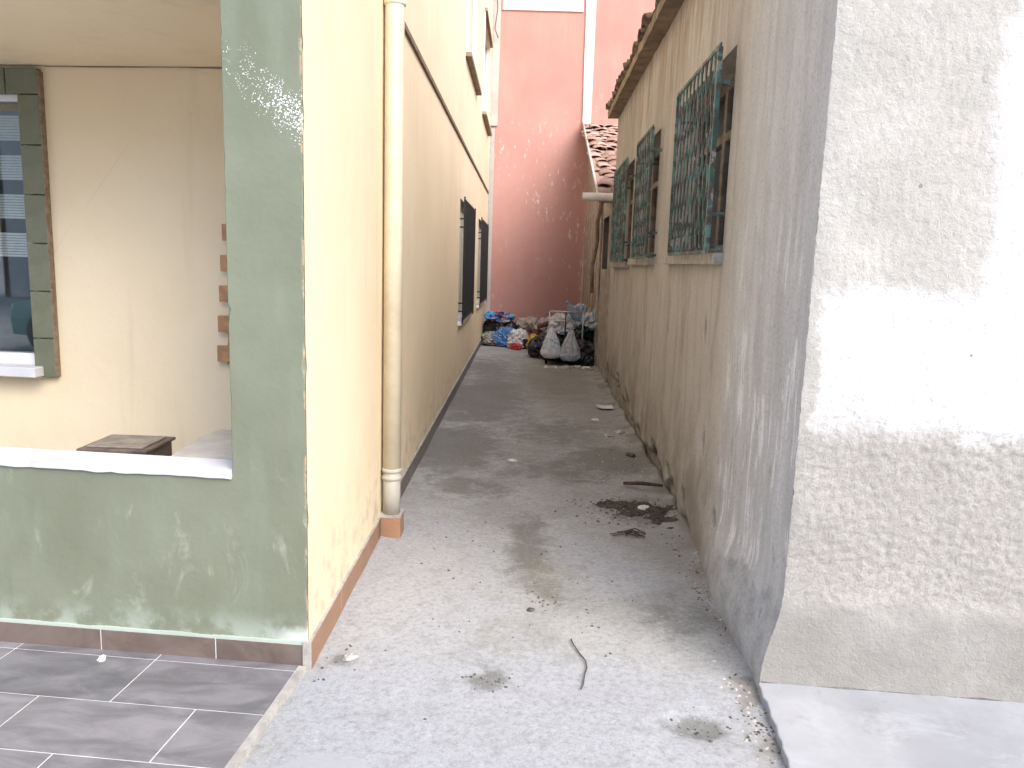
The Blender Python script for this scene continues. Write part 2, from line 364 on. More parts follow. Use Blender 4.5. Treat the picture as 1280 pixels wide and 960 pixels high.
M = dict(yellow=m_yellow(), green=m_green(), pink=m_pink(), white=m_white(), rwall=m_rwall(), facade=m_facade(), concrete=m_concrete(),
    pave=m_pave(), grille=m_grille(), glass=m_glass('window glass'), terra=m_terra(),
    sill=m_white('white painted sill', (.66, .66, .69), (.54, .54, .56)),
    ftile=m_tile('grey porcelain floor tile', (.15, .145, .15), (.26, .25, .255), amt=.75, rough=.5),
    stile=m_tile('brown skirting tile', (.14, .105, .088), (.21, .165, .14), (.5, .47, .43), .25),
    otile=m_tile('orange brown skirting tile', (.30, .165, .095), (.40, .235, .145), (.55, .5, .42), .15),
    dtile=m_tile('dull grey brown skirting tile', (.15, .125, .108), (.23, .195, .17), (.5, .47, .43), .3),
    grout=simple('white grout', (.68, .67, .66), .9, .15, 20), mortar=simple('grey mortar', (.40, .38, .345), .9, .25, 14, .4, .006),
    pvc=simple('cream plastic pipe', (.72, .645, .485), .45, .08, 5, .05, .002, dirt=(.5, .43, .31), spec=.4),
    pvc2=simple('bare grey plastic pipe', (.46, .44, .38), .5, .08, 5, .05, .002, spec=.4),
    black=simple('black iron', (.014, .014, .015), .45, .3, 20, .1, .002, spec=.5),
    brown=simple('brown stained concrete ledge', (.235, .165, .11), .85, .25, 12, .3, .005),
    sillb=simple('weathered tan sill', (.31, .235, .165), .8, .25, 12, .2, .004),
    frame=simple('white window frame', (.74, .74, .73), .4, .06, 5, 0), blind=simple('white blind fabric', (.84, .84, .82), .7, .08, 30, .1, .001),
    rustic=simple('olive painted block', (.175, .185, .125), .65, .14, 9, .25, .003, perobj=.08), rustside=simple('bare brown block edge', (.27, .20, .145), .9, .3, 30, .4, .004),
    wood=simple('dark brown wood', (.15, .118, .096), .55, .35, 14, .2, .003), woodl=simple('pale brown wood', (.29, .25, .215), .6, .3, 12, .2, .003),
    pine=simple('orange pine wood', (.45, .255, .13), .6, .25, 16, .2, .003), lam=simple('white chipped laminate', (.60, .57, .52), .5, .12, 8, .1, .002, dirt=(.45, .42, .38)),
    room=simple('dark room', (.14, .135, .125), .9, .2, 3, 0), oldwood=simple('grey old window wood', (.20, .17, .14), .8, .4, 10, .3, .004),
    eave=simple('mossy concrete eaves', (.27, .215, .155), .9, .35, 6, .4, .01, dirt=(.14, .11, .08)),
    gutter=simple('white gutter', (.66, .64, .61), .4, .12, 8, .1, .002, dirt=(.42, .38, .33)),
    soil=simple('dark crumbly soil', (.10, .082, .066), .95, .5, 40, .8, .01), twig=simple('dry twig', (.085, .06, .042), .9, .4, 30, .3, .002),
    wire=simple('rusty bent wire', (.10, .085, .075), .7, .4, 30, .2, .001), stone=simple('pale mortar crumb', (.48, .45, .40), .9, .3, 30, .5, .005),
    wstone=simple('white plaster crumb', (.74, .73, .71), .9, .12, 30, .4, .005), dstone=simple('dark pebble', (.12, .105, .09), .9, .4, 40, .5, .004),
    planks=simple('weathered grey boards', (.36, .325, .28), .9, .35, 7, .4, .008, dirt=(.22, .19, .16)),
    eavet=simple('dull brown eaves tile', (.27, .195, .145), .9, .35, 9, .5, .01, dirt=(.20, .165, .125), perobj=.4),
    cable=simple('thin grey cable', (.16, .14, .12), .6, .2, 10, 0),
    chrome=simple('grey painted steel tube', (.52, .50, .49), .35, .15, 12, .05, .001, metal=.5), rubber=simple('black rubber', (.012, .012, .012), .8, .2, 20, .1, .002),
    bagblack=m_film('black plastic film', (.006, .006, .007), (.016, .016, .018), .28), bagblue=m_film('blue plastic film', (.06, .17, .40), (.12, .27, .52), .4),
    bagwhite=m_film('white plastic film', (.52, .52, .52), (.66, .66, .67), .4), bagclear=m_film('cloudy clear film', (.36, .37, .39), (.56, .57, .59), .25),
    baggrey=m_film('grey cloth', (.22, .21, .20), (.33, .315, .30), .85), bagyellow=m_film('yellow plastic film', (.55, .36, .02), (.62, .44, .06), .4),
    bagred=m_film('red plastic film', (.45, .03, .03), (.55, .07, .06), .4), bagbrown=m_film('dark red brown cloth', (.075, .024, .02), (.13, .05, .042), .7),
    bagbeige=m_film('beige sacking', (.34, .285, .235), (.44, .385, .325), .85), bagpink=m_film('pale dusty pink cloth', (.40, .32, .30), (.50, .42, .40), .8),
    bagteal=m_film('dark green film', (.01, .028, .026), (.02, .045, .042), .35), bottle=m_film('pale blue bottle plastic', (.24, .32, .40), (.40, .48, .56), .2),
    bluecap=m_film('bright blue film', (.03, .22, .55), (.10, .36, .66), .35),
    carrier=m_film('white carrier bag film', (.60, .62, .64), (.74, .75, .76), .4, prints=((.10, .42, .50), 0.0)),
    litter=m_patch('bright mixed packaging', [(.05, .25, .55), (.02, .02, .05), (.04, .05, .16), (.50, .10, .18), (.55, .56, .6), (.03, .03, .07), (.10, .35, .6), (.3, .32, .36)], 11),
    printbag=m_patch('printed white packaging', [(.60, .60, .60), (.64, .63, .61), (.02, .02, .05), (.58, .57, .56), (.66, .65, .64)], 7))

# ------------------------------------------------------------------ frames of the place
A4 = R(4.6); E1 = Vector((math.cos(A4), -math.sin(A4), 0)); E2 = Vector((math.sin(A4), math.cos(A4), 0))
LX = -0.793; LA = Vector((LX, 2.80, 0)); LEND = 16.55; PW = 16.6
def FL(s, t, z): return LA + E1*s + E2*t + Vector((0, 0, z))          # left street front
RB = Vector((1.03, 2.78, 0)); RK = 0.0172
def FR(s, t, z): return RB + E1*s + E2*t + Vector((0, 0, z))          # right street front
def RX(y): return 1.03 + RK*(y-2.78)
def RW(y, z, d=0): return Vector((RX(y)-d, y, z))                      # right alley wall, d metres towards the alley

# ================================================================== SETTING
g = MB(); g.quad((-200, -200, -.03), (200, -200, -.03), (200, 200, -.03), (-200, 200, -.03))
struct(g.build('ground', M['pave']), 'wide pale paved ground around the buildings')
STAINS = [('p',-0.51,3.72,0.45,0.86,1),('p',0.35,4.16,0.27,0.27,0.9),('p',0.55,3.81,0.25,0.21,0.9),('p',0.01,2.55,0.95,0.47,0.8),('p',-0.66,3.17,0.21,0.44,0.6),('p',.1,1.6,1.3,.9,.7),
 ('d',0.08,4.24,0.16,0.75,0.75),('d',0.19,3.61,0.16,0.28,0.6),('d',0.67,2.52,0.12,0.08,1.1),('d',-0.09,2.76,0.09,0.08,0.9),('d',-0.12,2.88,0.19,0.09,0.4),
 ('d',0.78,3.41,0.27,0.34,0.6),('d',-0.67,2.88,0.07,0.06,0.9),('d',0.82,6.28,0.41,0.43,0.9),('d',0.33,5.86,0.57,0.47,0.5),('d',-0.55,6.57,0.38,0.87,0.9),
 ('d',-0.45,9.11,0.47,1.62,0.9),('d',-0.52,11.76,0.49,1.36,0.6),('d',-0.35,5.32,0.40,0.39,0.6),('d',0.32,7.32,0.47,0.72,0.5),('d',0.82,4.91,0.25,0.30,1),
 ('m',0.43,10.87,0.66,2.60,1),('m',0.94,13.13,0.70,1.35,1),('m',0.20,3.86,0.25,0.53,0.6),('m',0.02,6.77,0.42,1.22,0.5),('s',-0.57,2.19,0.16,0.11,1)]
def stain(kind, x, y):
    v = 0
    for k, cx, cy, rx, ry, w in STAINS:
        if k == kind:
            d = ((x-cx)/rx)**2 + ((y-cy)/ry)**2
            if d < 3: v = max(v, w*math.exp(-d*.9))
    return v
xs = lin(-.98, 1.36, .026); ys = lin(-1.2, 6, .03)+lin(6.05, 16.7, .06)
def gz(x, y):
    if x > RX(max(y, 2.78))+.03: return -.02
    z = .004*nz(x, y, 0, 2.3) + .0022*nz(x, y, 5, 9) - .004
    e = RX(max(y, 2.78)) - x
    if y > 2.86: z += .05*max(0, 1-e/.10)**1.5*(.5+.7*nz(x*.5, y, 3, 4)) + .012*max(0, 1-e/.35)*max(0, .2+nz(x, y, 9, 5))
    z += .02*max(0, 1-(x-LX)/.08)*max(0, .3+nz(0, y, 2, 1.5)) if y > 2.9 else 0
    z -= .02*stain('d', x, y) if ((x-.67)**2+(y-2.52)**2) < .03 else 0
    return z
m = grid(xs, ys, lambda x, y: (x, y, gz(x, y)))
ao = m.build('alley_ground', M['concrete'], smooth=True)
struct(ao, 'stained grey concrete floor of the alley')
AT = {k: [] for k in ('pale', 'dark', 'moss', 'smooth', 'edge')}
for v in m.v:
    x, y = v[0], v[1]; e = RX(max(y, 2.78)) - x
    AT['pale'].append(stain('p', x, y) + (.30*max(0, nz(0, y*2.2, x*.5, 1.2)) if y > 5 else .15))
    AT['dark'].append(stain('d', x, y) + .15*sstep(4.7, 5.8, y)); AT['moss'].append(stain('m', x, y)); AT['smooth'].append(stain('s', x, y))  # far half darkened: algae staining plus alley shade put into the colour
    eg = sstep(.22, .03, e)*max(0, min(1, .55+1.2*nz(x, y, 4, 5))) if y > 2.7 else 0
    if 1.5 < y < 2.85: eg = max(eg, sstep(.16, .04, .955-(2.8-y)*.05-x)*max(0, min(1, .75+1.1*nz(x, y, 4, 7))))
    AT['edge'].append(eg)
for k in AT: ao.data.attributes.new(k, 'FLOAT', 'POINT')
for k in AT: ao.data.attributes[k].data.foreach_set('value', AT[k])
# ---- pavement slab in front of the right building (0.045 m up, broken left edge)
pm = MB(); yy0 = -3.0
P = [FR(-.075, -.03, 0), FR(-.07, -.3, 0), FR(-.085, -.55, 0), FR(-.10, -1.2, 0), FR(-.1, -4, 0)]
edge = []
for a, b in zip(P[:-1], P[1:]):
    n_ = max(2, int((b-a).length/.03))
    for i in range(n_):
        q = a.lerp(b, i/n_); edge.append((q.x+.012*nz(q.x, q.y, 1, 13)+.008*nz(q.x, q.y, 1, 40), q.y))
edge = [tuple(FR(-.02, .10, 0))[:2]] + edge
F1 = FR(6.5, .10, 0); F2 = FR(6.5, -4, 0)
pm.prism(edge + [(F2.x, F2.y), (F1.x, F1.y)], -.03, .03)
pv = pm.build('pavement', M['pave'], bevel=.006); struct(pv, 'pale cement pavement along the front of the right building')
jm = MB()
for i in range(150):
    a = -.06+i*.04; jm.tube([FR(a, -.012+.008*nz(a, 0, 0, 6), .031), FR(a+.042, -.012+.008*nz(a+.04, 0, 0, 6), .031)], .006+.005*abs(nz(a, 3, 0, 9)), 5)
jm.build('joint_dirt', simple('dirty wall joint', (.17, .16, .145), .95, .4, 40, .4, .004), pv)
# ---- left terrace
tm = MB(); TZ = .016
tm.prism([tuple(FL(a, b, 0))[:2] for a, b in [(-6, -3.2), (-.062, -3.2), (-.03, -.004), (-6, -.004)]], -.03, TZ-.0015)
terr = tm.build('terrace_floor', M['grout']); struct(terr, 'raised terrace floor laid with grey tiles and white joints')
def tile(s0, s1, t0, t1, name='floor_tile', mat='ftile', z0=TZ-.012, z1=TZ+.0015):
    b = MB().box((s0, t0, z0), (s1, t1, z1), FL); return b.build(name, M[mat], terr, loc=FL((s0+s1)/2, (t0+t1)/2, TZ))
G = .0036; rows = [(-.058, -.012, -.6), (-.352, -.058, -.6), (-.646, -.352, -.28), (-.94, -.646, -.6), (-1.234, -.94, -.28), (-1.528, -1.234, -.6)]
for t0, t1, s0 in rows:
    j = s0; edges = [-.033]
    while j > -3.3: edges.append(j); j -= .587
    for a, b in zip(edges[1:], edges[:-1]): tile(a+G, b-G, t0+G, t1-G)
tb = MB()
for i in range(24):                       # concrete nosing strip
    t0, t1 = -.02-i*.13, -.02-(i+1)*.13; w0 = lambda t: -.030 + .011*t
    j0, j1 = .004*nz(i, 2, 0, 3.7), .004*nz(i+1, 2, 0, 3.7)
    tb.hexa([FL(w0(t0), t0, -.03), FL(w0(t0)+.03+j0, t0, -.03), FL(w0(t1)+.03+j1, t1, -.03), FL(w0(t1), t1, -.03),
             FL(w0(t0), t0, TZ+.003), FL(w0(t0)+.026+j0, t0, TZ+.003), FL(w0(t1)+.026+j1, t1, TZ+.003), FL(w0(t1), t1, TZ+.003)])
tb.build('terrace_edge', M['mortar'], terr)

# ================================================================== LEFT YELLOW BUILDING
LB = empty('yellow_building', (LX-3, 9.5, 0))
tag(LB, 'yellow rendered house with sage green porch pillar on the left of the alley', 'building')
HT = 9.6; WINL = [(9.5, 11.5, .86, 2.35), (13.3, 15.7, .86, 2.33)]; WINU = [(9.9, 12.0, 4.12, 5.75), (13.6, 15.75, 4.12, 5.72)]
holes = WINL+WINU
us = sorted({2.80, LEND} | {w[0] for w in holes} | {w[1] for w in holes} | set(lin(2.8, LEND, .5))); vs = sorted({0, HT} | {w[2] for w in holes} | {w[3] for w in holes} | set(lin(0, HT, .6)))
hole = lambda u, v: any(w[0] < u < w[1] and w[2] < v < w[3] for w in holes)
vs = sorted(set(vs) | set(lin(0, 2.55, .018)))
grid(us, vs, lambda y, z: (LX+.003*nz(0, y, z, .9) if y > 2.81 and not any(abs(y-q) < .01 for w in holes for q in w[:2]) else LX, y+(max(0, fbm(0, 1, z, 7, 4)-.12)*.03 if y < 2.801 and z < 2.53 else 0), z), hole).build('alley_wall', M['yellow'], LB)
# broken far end of the wall
em = MB()
for i in range(40):
    z0 = i*.24; w = .03+.05*abs(nz(0, z0, 3, 2)); em.box((LX-.3, LEND-.02, z0), (LX+.008+.02*abs(nz(1, z0, 5, 3)), LEND+w*.4, z0+.24))
em.build('rough_wall_end', M['mortar'], LB)
bk = MB(); bk.box((LX-4.2, 4.40, -.02), (LX-4.0, LEND, HT)); bk.box((LX-4.0, LEND-.2, -.02), (LX-.2, LEND-.02, HT)); bk.box((LX-4.3, 2.9, HT), (LX+.02, LEND, HT+.2))
bk.build('rear_walls_and_roof', M['yellow'], LB)
# street front: pillar, parapet, upper front, ceiling, porch
PIN = -.293
pl = MB(); a, b = FL(PIN, 0, 0), FL(PIN, .30, 0)
zs = lin(0, 2.53, .018); ring = []
for z in zs:
    k1 = max(0, fbm(0, 1, z, 7, 4)-.12)*.028+.0025; k2 = max(0, fbm(4, 1, z, 9, 4)-.2)*.022+.002; w_ = .0015*nz(0, 7, z, 3)
    if z < .765: k2, w_ = 0, 0
    d1 = Vector((a.x, a.y, 0)); ea = FL(PIN+k2, w_, z); eb = FL(PIN, k2, z)
    ring.append([eb, ea, FL(-.15, w_, z), FL(-.003-k1, w_, z), Vector((LX-.003, 2.80+k1+w_, z)), Vector((LX-.003, 3.10, z)), Vector((b.x, b.y, z))])
n_ = 7
for q in ring: pl.v += [tuple(p) for p in q]
for i in range(len(zs)-1):
    for k_ in range(n_): pl.f.append((i*n_+k_, i*n_+(k_+1) % n_, (i+1)*n_+(k_+1) % n_, (i+1)*n_+k_))
pl.f += [tuple(range(n_)), tuple(range((len(zs)-1)*n_, len(zs)*n_))]
pl.build('porch_pillar', M['green'], LB)
us = lin(-5.2, PIN, .5); pp = MB().box((-4.2, 0, 0), (PIN, .13, .758), FL); pp.build('porch_parapet', M['green'], LB)
sm = MB()                               # white sill with rough lower edge
ss = lin(-4.2, PIN-.002, .03)
for i in range(len(ss)-1):
    a, b = ss[i], ss[i+1]; d = lambda s: -.010-.006*nz(s, 0, 1, 12); lo = lambda s: .756-.010*abs(nz(s, 3, 1, 9))-(.012*sstep(PIN-.12, PIN-.05, s) if False else 0)
    sm.hexa([FL(a, d(a), lo(a)), FL(b, d(b), lo(b)), FL(b, .145, .759), FL(a, .145, .759), FL(a, d(a)-.004, .785), FL(b, d(b)-.004, .785), FL(b, .145, .787), FL(a, .145, .787)])
sm.build('parapet_sill', M['sill'], LB)
q0, q1 = FL(-4.2, .003, 0), FL(-4.2, 1.2, 0); q2 = FL(0, 1.2, 0).y
cl = MB(); cl.prism([(q0.x, q0.y), (LX-.003, 2.803), (LX-.003, q2), (q1.x, q1.y)], 2.531, 2.62); cl.build('porch_ceiling', M['yellow'], LB)
q0, q1 = FL(-4.2, 0, 0), FL(-4.2, .22, 0)
uf = MB(); uf.prism([(q0.x, q0.y), (LX-.003, 2.80), (LX-.003, 3.02), (q1.x, q1.y)], 2.622, HT); uf.box((-4.2, .01, .79), (-3.95, .25, 2.53), FL); uf.build('upper_front', M['yellow'], LB)
MB().box((-4.2, .22, 2.622), (-4.0, 1.35, HT), FL).build('upper_side', M['yellow'], LB)
sw = MB(); sw.box((LX-.2, 3.11, .0), (LX-.004, 4.2, 2.53)); sw.build('porch_side_wall', M['yellow'], LB)
pf = MB(); pf.box((-4.2, .13, -.02), (-.19, 1.2, .01), FL); pf.build('porch_floor', M['grout'], LB)  # unseen floor, made pale to bounce light up to the ceiling
# recessed wall with window hole
WS0, WS1, WZ0, WZ1 = -3.2, -1.955, .965, 2.40
us = sorted({-4.2, -.15, WS0, WS1} | set(lin(-4.2, -.15, .5))); vs = sorted({0, 2.531, WZ0, WZ1, 1.5})
grid(us, vs, lambda s, z: FL(s, 1.2, z), lambda u, v: WS0 < u < WS1 and WZ0 < v < WZ1).build('porch_wall', M['yellow'], LB)
MB().tube([FL(s, 1.195, 2.527+.006*nz(s, 0, 0, 3)) for s in lin(-1.82, -.4, .1)], .0025, 5).build('ceiling_line', M['sillb'], LB)  # thin brown line drawn along the ceiling edge
# porch window: frame > pane, blinds, sill
w = MB(); fwid = .045
for a, b in (((WS0, 1.21, WZ1-fwid), (WS1, 1.27, WZ1)), ((WS0, 1.21, WZ0), (WS1, 1.27, WZ0+.06)), ((WS0, 1.21, WZ0+.06), (WS0+fwid, 1.27, WZ1-fwid)), ((WS1-.012, 1.21, WZ0+.06), (WS1, 1.27, WZ1-fwid)), ((-2.60, 1.21, WZ0+.06), (-2.55, 1.27, WZ1-fwid))):
    w.box(a, b, FL)
wf = w.build('window', M['frame'], LB); wf['label'] = 'porch window with white frame and striped blind'
MB().box((WS0+.02, 1.238, WZ0+.05), (WS1-.008, 1.244, WZ1-.02), FL).build('pane', M['glass'], wf)
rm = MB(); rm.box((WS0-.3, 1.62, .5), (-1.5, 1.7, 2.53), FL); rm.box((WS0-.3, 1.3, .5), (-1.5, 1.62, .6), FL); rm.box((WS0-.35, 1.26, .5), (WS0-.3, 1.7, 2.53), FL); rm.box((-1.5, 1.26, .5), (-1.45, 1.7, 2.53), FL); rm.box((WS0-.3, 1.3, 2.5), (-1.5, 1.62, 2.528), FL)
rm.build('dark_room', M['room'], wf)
z = WZ1-.10; k = 0
while z > 1.52:
    bm_ = MB()
    for q in range(9):
        zz = z-.02-q*.0145
        bm_.box((WS0, 1.262, zz), (WS1-.002, 1.266, zz+.0115), FL)
    bm_.build('blind_band', M['blind'], wf); z -= .205; k += 1
MB().box((WS0-.06, 1.09, WZ0-.055), (WS1+.05, 1.23, WZ0-.001), FL).build('sill', M['sill'], wf, bevel=.004)
# rusticated olive surround, one block per piece
def rblock(s0, s1, z0, z1):
    o = MB().box((s0, 1.160, z0), (s1, 1.197, z1), FL).build('surround_block', M['rustic'], LB, loc=FL((s0+s1)/2, 1.16, z0), bevel=.004)
    return o
rblock(WS1-.06, -1.838, 2.385, 2.512); s = WS1-.066
while s > -3.2: rblock(s-.30, s, 2.385, 2.512); s -= .306
zz = 2.379
for i in range(6):
    zl = max(zz-.247, .905)
    rblock(WS1-.0, -1.838, zl, zz); zz = zl-.006
MB().box((-1.839, 1.163, .91), (-1.832, 1.198, 2.50), FL).build('surround_edge', M['rustside'], LB)
# skirting tiles along the street front and along the alley
def sk(a, b, name, mat, z1=.105): return MB().hexa([a[0], a[1], b[1], b[0]] + [Vector(p)+Vector((0, 0, z1)) for p in (a[0], a[1], b[1], b[0])]).build(name, M[mat], LB, loc=(Vector(a[0])+Vector(b[0]))/2, bevel=.0015)
js = [-.012, -.375, -.854, -1.335, -1.815, -2.3, -2.8, -3.3]
for a, b in zip(js[1:], js[:-1]): sk((FL(a+.002, -.012, .012), FL(a+.002, 0, .012)), (FL(b-.002, -.012, .012), FL(b-.002, 0, .012)), 'skirting_tile', 'stile', .088)
MB().box((-4.2, -.0105, .0), (-.008, .001, .1), FL).build('skirting_grout', M['grout'], LB)
sgm = MB()
for i in range(110):
    a = -3.3+i*.03; h = .100+.006*nz(a, 1, 0, 8); sgm.box((a, -.011, .1005), (a+.03, .0005, h+.012), FL)
sgm.build('skirting_top_bead', m_white('pale green sealing bead', (.47, .53, .46), (.40, .46, .39)), LB)
y = 2.792; i = 0
while y < 15.8:
    L = .6 if i else .5; y1 = min(y+L, 4.20) if y < 4.20 else (y+L)
    if y1 - y > .03: sk(((LX+.0, y+.002, -.02), (LX+.013, y+.002, -.02)), ((LX+.0, y1-.002, -.02), (LX+.013, y1-.002, -.02)), 'skirting_tile', 'otile' if y < 4.19 else 'dtile', .128 if y < 4.19 else .135)
    y = y1; i += 1
am = MB()
for i in range(220):
    a = 2.79+i*.06; h = .109+.004*nz(0, a, 2, 6)+(0 if a < 4.20 else .007); am.box((LX-.001, a, .0), (LX+.0105+.001*nz(0, a, 1, 9), a+.06, h+.006))
am.build('skirting_mortar', M['mortar'], LB)
MB().hexa([Vector(p) for p in [(LX-.02, 2.784, -.02), (LX+.013, 2.781, -.02), (LX+.013, 2.7915, -.02), (LX-.02, 2.795, -.02), (LX-.02, 2.784, .118), (LX+.013, 2.781, .118), (LX+.013, 2.7915, .118), (LX-.02, 2.795, .118)]]).build('corner_bead', M['mortar'], LB)
# ledge line on the alley wall
MB().box((LX-.01, 4.55, 3.0), (LX+.018, 16.35, 3.035)).build('wall_ledge', M['brown'], LB)
# alley windows
for y0, y1, z0, z1 in WINL:
    w = MB(); D = -.12
    w.box((LX+D, y0, z0), (LX+D+.05, y1, z0+.05)); w.box((LX+D, y0, z1-.05), (LX+D+.05, y1, z1)); w.box((LX+D, y0, z0+.05), (LX+D+.05, y0+.05, z1-.05)); w.box((LX+D, y1-.05, z0+.05), (LX+D+.05, y1, z1-.05)); w.box((LX+D, (y0+y1)/2-.03, z0+.05), (LX+D+.05, (y0+y1)/2+.03, z1-.05))
    wo = w.build('window', M['frame'], LB)
    MB().box((LX+D+.02, y0+.02, z0+.02), (LX+D+.026, y1-.02, z1-.02)).build('pane', M['glass'], wo)
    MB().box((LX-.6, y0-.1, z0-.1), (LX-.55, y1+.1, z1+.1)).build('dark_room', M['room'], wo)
    rv = MB(); rv.quad((LX, y0, z1), (LX, y1, z1), (LX+D, y1, z1), (LX+D, y0, z1)); rv.quad((LX, y1, z0), (LX, y1, z1), (LX+D, y1, z1), (LX+D, y1, z0)); rv.quad((LX, y0, z0), (LX, y0, z1), (LX+D, y0, z1), (LX+D, y0, z0)); rv.quad((LX, y0, z0), (LX, y1, z0), (LX+D, y1, z0), (LX+D, y0, z0))
    rv.build('window_reveal', M['yellow'], wo)
    MB().box((LX-.05, y0-.05, z0-.045), (LX+.045, y1+.05, z0+.002)).build('sill', M['sill'], wo, bevel=.004)
for y0, y1, z0, z1 in WINU:
    w = MB(); D = -.10
    w.box((LX+D, y0, z0), (LX+D+.05, y1, z0+.06)); w.box((LX+D, y0, z1-.06), (LX+D+.05, y1, z1)); w.box((LX+D, y0, z0+.06), (LX+D+.05, y0+.06, z1-.06)); w.box((LX+D, y1-.06, z0+.06), (LX+D+.05, y1, z1-.06)); w.box((LX+D, (y0+y1)/2-.03, z0+.06), (LX+D+.05, (y0+y1)/2+.03, z1-.06))
    wo = w.build('window', M['frame'], LB)
    MB().box((LX+D+.02, y0+.02, z0+.02), (LX+D+.026, y1-.02, z1-.02)).build('pane', M['glass'], wo)
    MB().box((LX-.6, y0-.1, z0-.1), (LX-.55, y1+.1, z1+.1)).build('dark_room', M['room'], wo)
    rv = MB(); rv.quad((LX, y0, z1), (LX, y1, z1), (LX+D, y1, z1), (LX+D, y0, z1)); rv.quad((LX, y1, z0), (LX, y1, z1), (LX+D, y1, z1), (LX+D, y1, z0)); rv.quad((LX, y0, z0), (LX, y0, z1), (LX+D, y0, z1), (LX+D, y0, z0)); rv.quad((LX, y0, z0), (LX, y1, z0), (LX+D, y1, z0), (LX+D, y0, z0))
    rv.build('window_reveal', M['yellow'], wo)
    MB().box((LX+.001, y0-.03, z0+.0), (LX+.02, y0+.03, z1+.02)).build('trim', M['frame'], wo)
    MB().box((LX-.05, y0-.06, z0-.055), (LX+.075, y1+.06, z0-.002)).build('sill', M['sillb'], wo, bevel=.004)
    MB().box((LX-.02, y0-.05, z1+.001), (LX+.05, y1+.05, z1+.05)).build('lintel', M['sillb'], wo)
# black iron grilles of the two lower alley windows
def black_grille(y0, y1, z0, z1, label):
    t = empty('window_grille', (LX+.05, (y0+y1)/2, z0)); tag(t, label, 'window grille', 'black grilles on the yellow alley wall')
    f = MB(); X = LX+.055
    for z in (z0+.02, z1-.03): f.box((X-.008, y0-.02, z), (X+.008, y1+.02, z+.022))
    f.box((X-.008, y0-.02, z0-.03), (X+.008, y0, z1+.02)); f.box((X-.008, y1, z0-.03), (X+.008, y1+.02, z1+.02)); f.build('frame', M['black'], t)
    for z in (z0+.12, z0+.22, z1-.35, z1-.25): MB().box((LX-.02, y0-.018, z), (X-.008, y0-.002, z+.018)).build('bracket', M['black'], t); 
    for z in (z0+.17, z1-.3): MB().box((LX-.02, y1+.002, z), (X-.008, y1+.018, z+.018)).build('bracket', M['black'], t)
    n_ = int((y1-y0)/.085); src = None
    for i in range(1, n_):
        yy = y0+(y1-y0)*i/n_
        if src is None: src = MB().box((X-.007, yy-.007, z0+.042), (X+.007, yy+.007, z1-.03)).build('bar', M['black'], t, loc=(X, yy, z0))
        else: inst(src, 'bar', t, (X, yy, z0))
black_grille(9.5, 11.5, .86, 2.35, 'nearer black iron window grille on the yellow alley wall')
black_grille(13.3, 15.7, .86, 2.33, 'farther black iron window grille on the yellow wall by the rubbish')
# drainpipe
dp = empty('drainpipe', (LX+.06, 4.34, 0)); tag(dp, 'cream plastic drainpipe running up the yellow alley wall', 'drainpipe')
PX, PY, PR = LX+.062, 4.34, .052
MB().tube([(PX, PY, z) for z in (.40, 2, 4, 6, 9.5)], PR, 20).build('pipe', M['pvc'], dp, smooth=True)
MB().tube([(PX, PY, z) for z in (.128, .25, .40)], PR*.98, 20).build('lower_pipe', M['pvc2'], dp, smooth=True)
for z, mt in ((.33, 'pvc2'), (.375, 'pvc2'), (2.93, 'pvc'), (2.97, 'pvc')): MB().tube([(PX, PY, z), (PX, PY, z+.005), (PX, PY, z+.02), (PX, PY, z+.025)], [PR, PR+.007, PR+.007, PR], 20).build('coupling', M[mt], dp, smooth=True)
for z in (2.99, 1.45 if False else 6.2):
    MB().box((LX-.01, PY-.02, z), (PX-PR+.01, PY+.02, z+.02)).build('clip', M['pvc2'], dp)
MB().box((LX+.001, PY-.075, -.02), (LX+.125, PY+.075, .118)).build('base_box', M['otile'], dp, bevel=.002)
MB().box((LX+.001, PY-.077, .1185), (LX+.127, PY+.077, .127)).build('base_cap', M['mortar'], dp)
# cable at the far end
tag(MB().tube([(LX+.03, 16.3, 9.4), (LX+.04, 16.3, 7.6), (LX+.10, 16.35, 6.6), (LX+.05, 16.4, 6.25), (LX+.12, 16.5, 6.1)], .012, 6).build('cable', M['cable'], loc=(LX+.03, 16.3, 6.1)), 'thin loose cable hanging at the far end of the yellow wall', 'cable')

# ================================================================== PINK BUILDING AT THE END
PB = empty('pink_building', (1, PW+2, 0)); tag(PB, 'tall pink rendered building closing the end of the alley', 'building')
MB().box((-7, PW, -.02), (9, PW+4, 12)).build('wall', M['pink'], PB)
def colm(x0, x1, x0t, x1t, z0, z1, name, mt='white'):
    m_ = MB(); n_ = 24
    for i in range(n_):
        za, zb = z0+(z1-z0)*i/n_, z0+(z1-z0)*(i+1)/n_; ja = .012*nz(za, x0, 0, 3); jb = .012*nz(zb, x0, 0, 3)
        l = lambda a, b, z: a+(b-a)*(z-z0)/(z1-z0)
        m_.hexa([(l(x0, x0t, za)+ja, PW-.035, za), (l(x1, x1t, za), PW-.035, za), (l(x1, x1t, za), PW-.001, za), (l(x0, x0t, za)+ja, PW-.001, za), (l(x0, x0t, zb)+jb, PW-.035, zb), (l(x1, x1t, zb), PW-.035, zb), (l(x1, x1t, zb), PW-.001, zb), (l(x0, x0t, zb)+jb, PW-.001, zb)])
    m_.build(name, M[mt], PB)
M['greyrender'] = m_white('grey white render', (.50, .47, .44), (.40, .37, .345))
colm(-1.6, -.645, -1.6, -.605, 4.40, 12, 'pilaster', 'greyrender')
colm(1.11, 1.285, 1.04, 1.30, 4.48, 12, 'pilaster')
MB().box((-.604, PW-.03, 6.67), (1.035, PW-.001, 7.5)).build('white_band', M['white'], PB)
MB().box((-1.2, PW-.012, .3), (-.70, PW-.001, 4.35)).build('bare_render_strip', M['greyrender'], PB)

